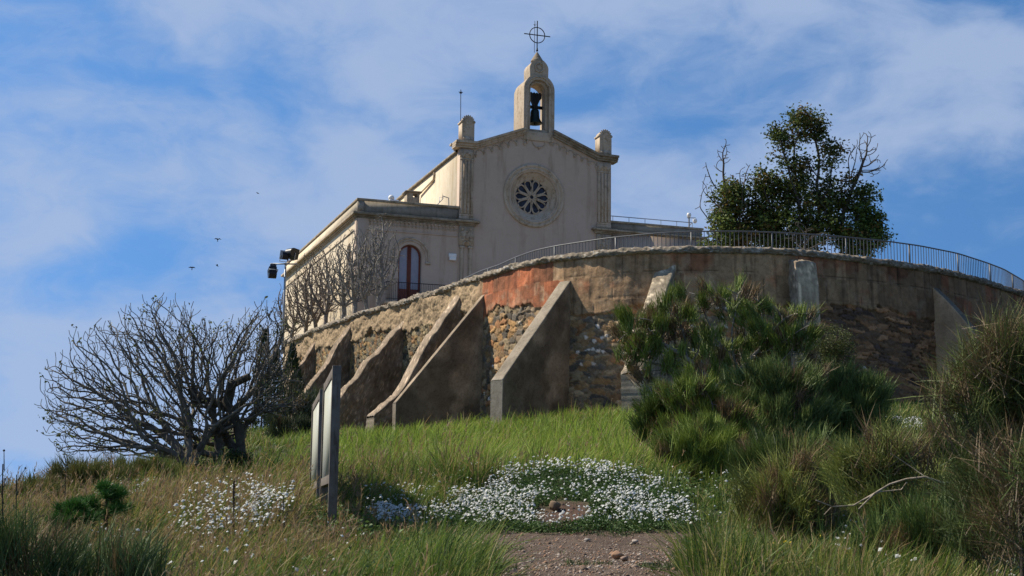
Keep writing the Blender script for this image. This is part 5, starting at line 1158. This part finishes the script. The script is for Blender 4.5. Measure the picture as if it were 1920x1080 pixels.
# ------------------------------------------------------------------ wooden information signs
def sign(lab, nx, nD, fx, fD, nbot):
    a = at(nx, 800, nD); b = at(fx, 800, fD); top = 1.63; L = math.hypot(b[0] - a[0], b[1] - a[1]); rz = math.atan2(b[1] - a[1], b[0] - a[0]); gz = float(min(ground(a[0], a[1]), ground(b[0], b[1]))) - .1
    root = empty('information_sign', (a[0], a[1], gz), rz); tag(root, lab, 'sign'); H = top - gz; t = .05
    for x in (0, L):
        m = MB(); m.box((x - .045, -.05, 0), (x + .045, .05, H)); m.build('post', M['wood'], root, bevel=.004)
    m = MB(); m.box((.046, -.042, H - .11), (L - .046, .042, H - .005)); m.build('top_beam', M['wood'], root, bevel=.004)
    m = MB(); m.box((.046, -.042, H - 1.32), (L - .046, .042, H - 1.22)); m.build('bottom_beam', M['wood'], root, bevel=.004)
    m = MB(); m.box((.046, .0, H - 1.219), (L - .046, .03, H - .111)); m.build('panel', M['board'], root)
sign('nearer wooden information sign seen nearly edge on, right one of the two', 628, 16.0, 611, 18.3, 945)
sign('farther wooden information sign seen nearly edge on, left one of the two', 604, 19.2, 590, 21.9, 890)

# ------------------------------------------------------------------ dead stalks and birds
def stalk(name, lab, px, pt, pb, D, spike, seed, lean=0):
    g = np.random.default_rng(seed); t = at(px, pt, D); b = at(px + lean, pb, D); gz = min(float(ground(b[0], b[1])), b[2]); root = empty(name, (b[0], b[1], gz)); tag(root, lab, 'dead stalk'); e = t - np.array([b[0], b[1], gz])
    m = MB(); P = [e * q + np.array([math.sin(q * 5) * .01, 0, 0]) for q in np.linspace(0, 1, 8)]; m.tube(P, np.linspace(.007, .004, 8), 5, (.07, .055, .045))
    if spike:
        for q in np.linspace(.45, 1, 46): c = e * q; m.lathe([(0, -.008), (.012 * g.uniform(.7, 1.2), 0), (0, .012)], c + g.normal(0, .003, 3), 5, (.06, .042, .035))
    else:
        for q in np.linspace(.5, .97, 7): c = e * q; d = g.normal(0, .05, 3) + (0, 0, .08); m.tube([c, c + d], [.004, .002], 4, (.07, .055, .045)); m.lathe([(0, -.01), (.009, 0), (0, .01)], c + d, 5, (.06, .05, .04))
    m.build('stalk', M['bark'], root)
stalk('dead_mullein', 'dark knobbly dead flower spike standing in the white flowers', 439, 905, 1010, 14.5, True, 1)
stalk('dead_stalk', 'tall thin dead stalk against the sky at the far left edge', 8, 870, 960, 9, False, 2, 14)
stalk('dead_stalk', 'second dead stalk from the left edge against the sky', 34, 890, 960, 9.6, False, 3, 10)
stalk('dead_stalk', 'short dead stalk between the far left stalks and the wispy broom', 124, 858, 930, 20, False, 4)
stalk('dead_stalk', 'thin pale dead stalk standing right of the dark flower spike', 533, 930, 1010, 15, False, 5)
def bird(px, py, D, heading, bank, flap, lab):
    p = at(px, py, D); root = empty('bird', p); root.scale = (.62,) * 3; root.rotation_euler = (bank, 0, heading); tag(root, lab, 'bird', 'small dark birds flying in the sky')
    m = MB(); m.lathe([(0, -.11), (.018, -.09), (.035, -.03), (.032, .04), (.02, .085), (.008, .11), (0, .125)], k=8, col=(.03, .03, .03))
    V = m.v[0]; m.v[0] = np.stack([V[:, 0], V[:, 2], V[:, 1]], -1); m.f[0] = m.f[0][:, ::-1]
    m.add([(-.02, -.10, 0), (.02, -.10, 0), (.045, -.19, 0), (0, -.16, .004), (-.045, -.19, 0)], [(0, 1, 2, 3), (0, 3, 4, 4)][:1], (.03, .03, .03)); m.add([(-.02, -.10, 0), (0, -.16, .004), (-.045, -.19, 0)], [(0, 1, 2)], (.03, .03, .03))
    m.build('body', M['bark'], root, smooth=True)
    for s in (-1, 1):
        m = MB(); z1, z2 = .07 * flap, .06 * flap
        top = [(s * .02, .04, .01), (s * .12, .065, z1), (s * .27, -.04, z2), (s * .12, -.02, z1 - .004), (s * .02, -.04, .0)]
        m.add(top + [(a, b, c - .008) for a, b, c in top], np.array([(0, 1, 3, 4), (9, 8, 6, 5)]), (.035, .032, .03)); m.add(top + [(a, b, c - .008) for a, b, c in top], np.array([(1, 2, 3), (8, 7, 6)]), (.035, .032, .03)); m.build('wing', M['bark'], root)
bird(483, 362, 60, 1.2, .5, .3, 'bird gliding highest, above and left of the bell side roof'); bird(408, 449, 62, .3, 1.3, 1.5, 'bird with wings on edge, left of the floodlights'); bird(407, 498, 62, 1.8, .6, 1.0, 'bird with raised wings, directly under the middle one'); bird(360, 502, 62, .2, 1.35, .8, 'bird farthest left and lowest in the sky')
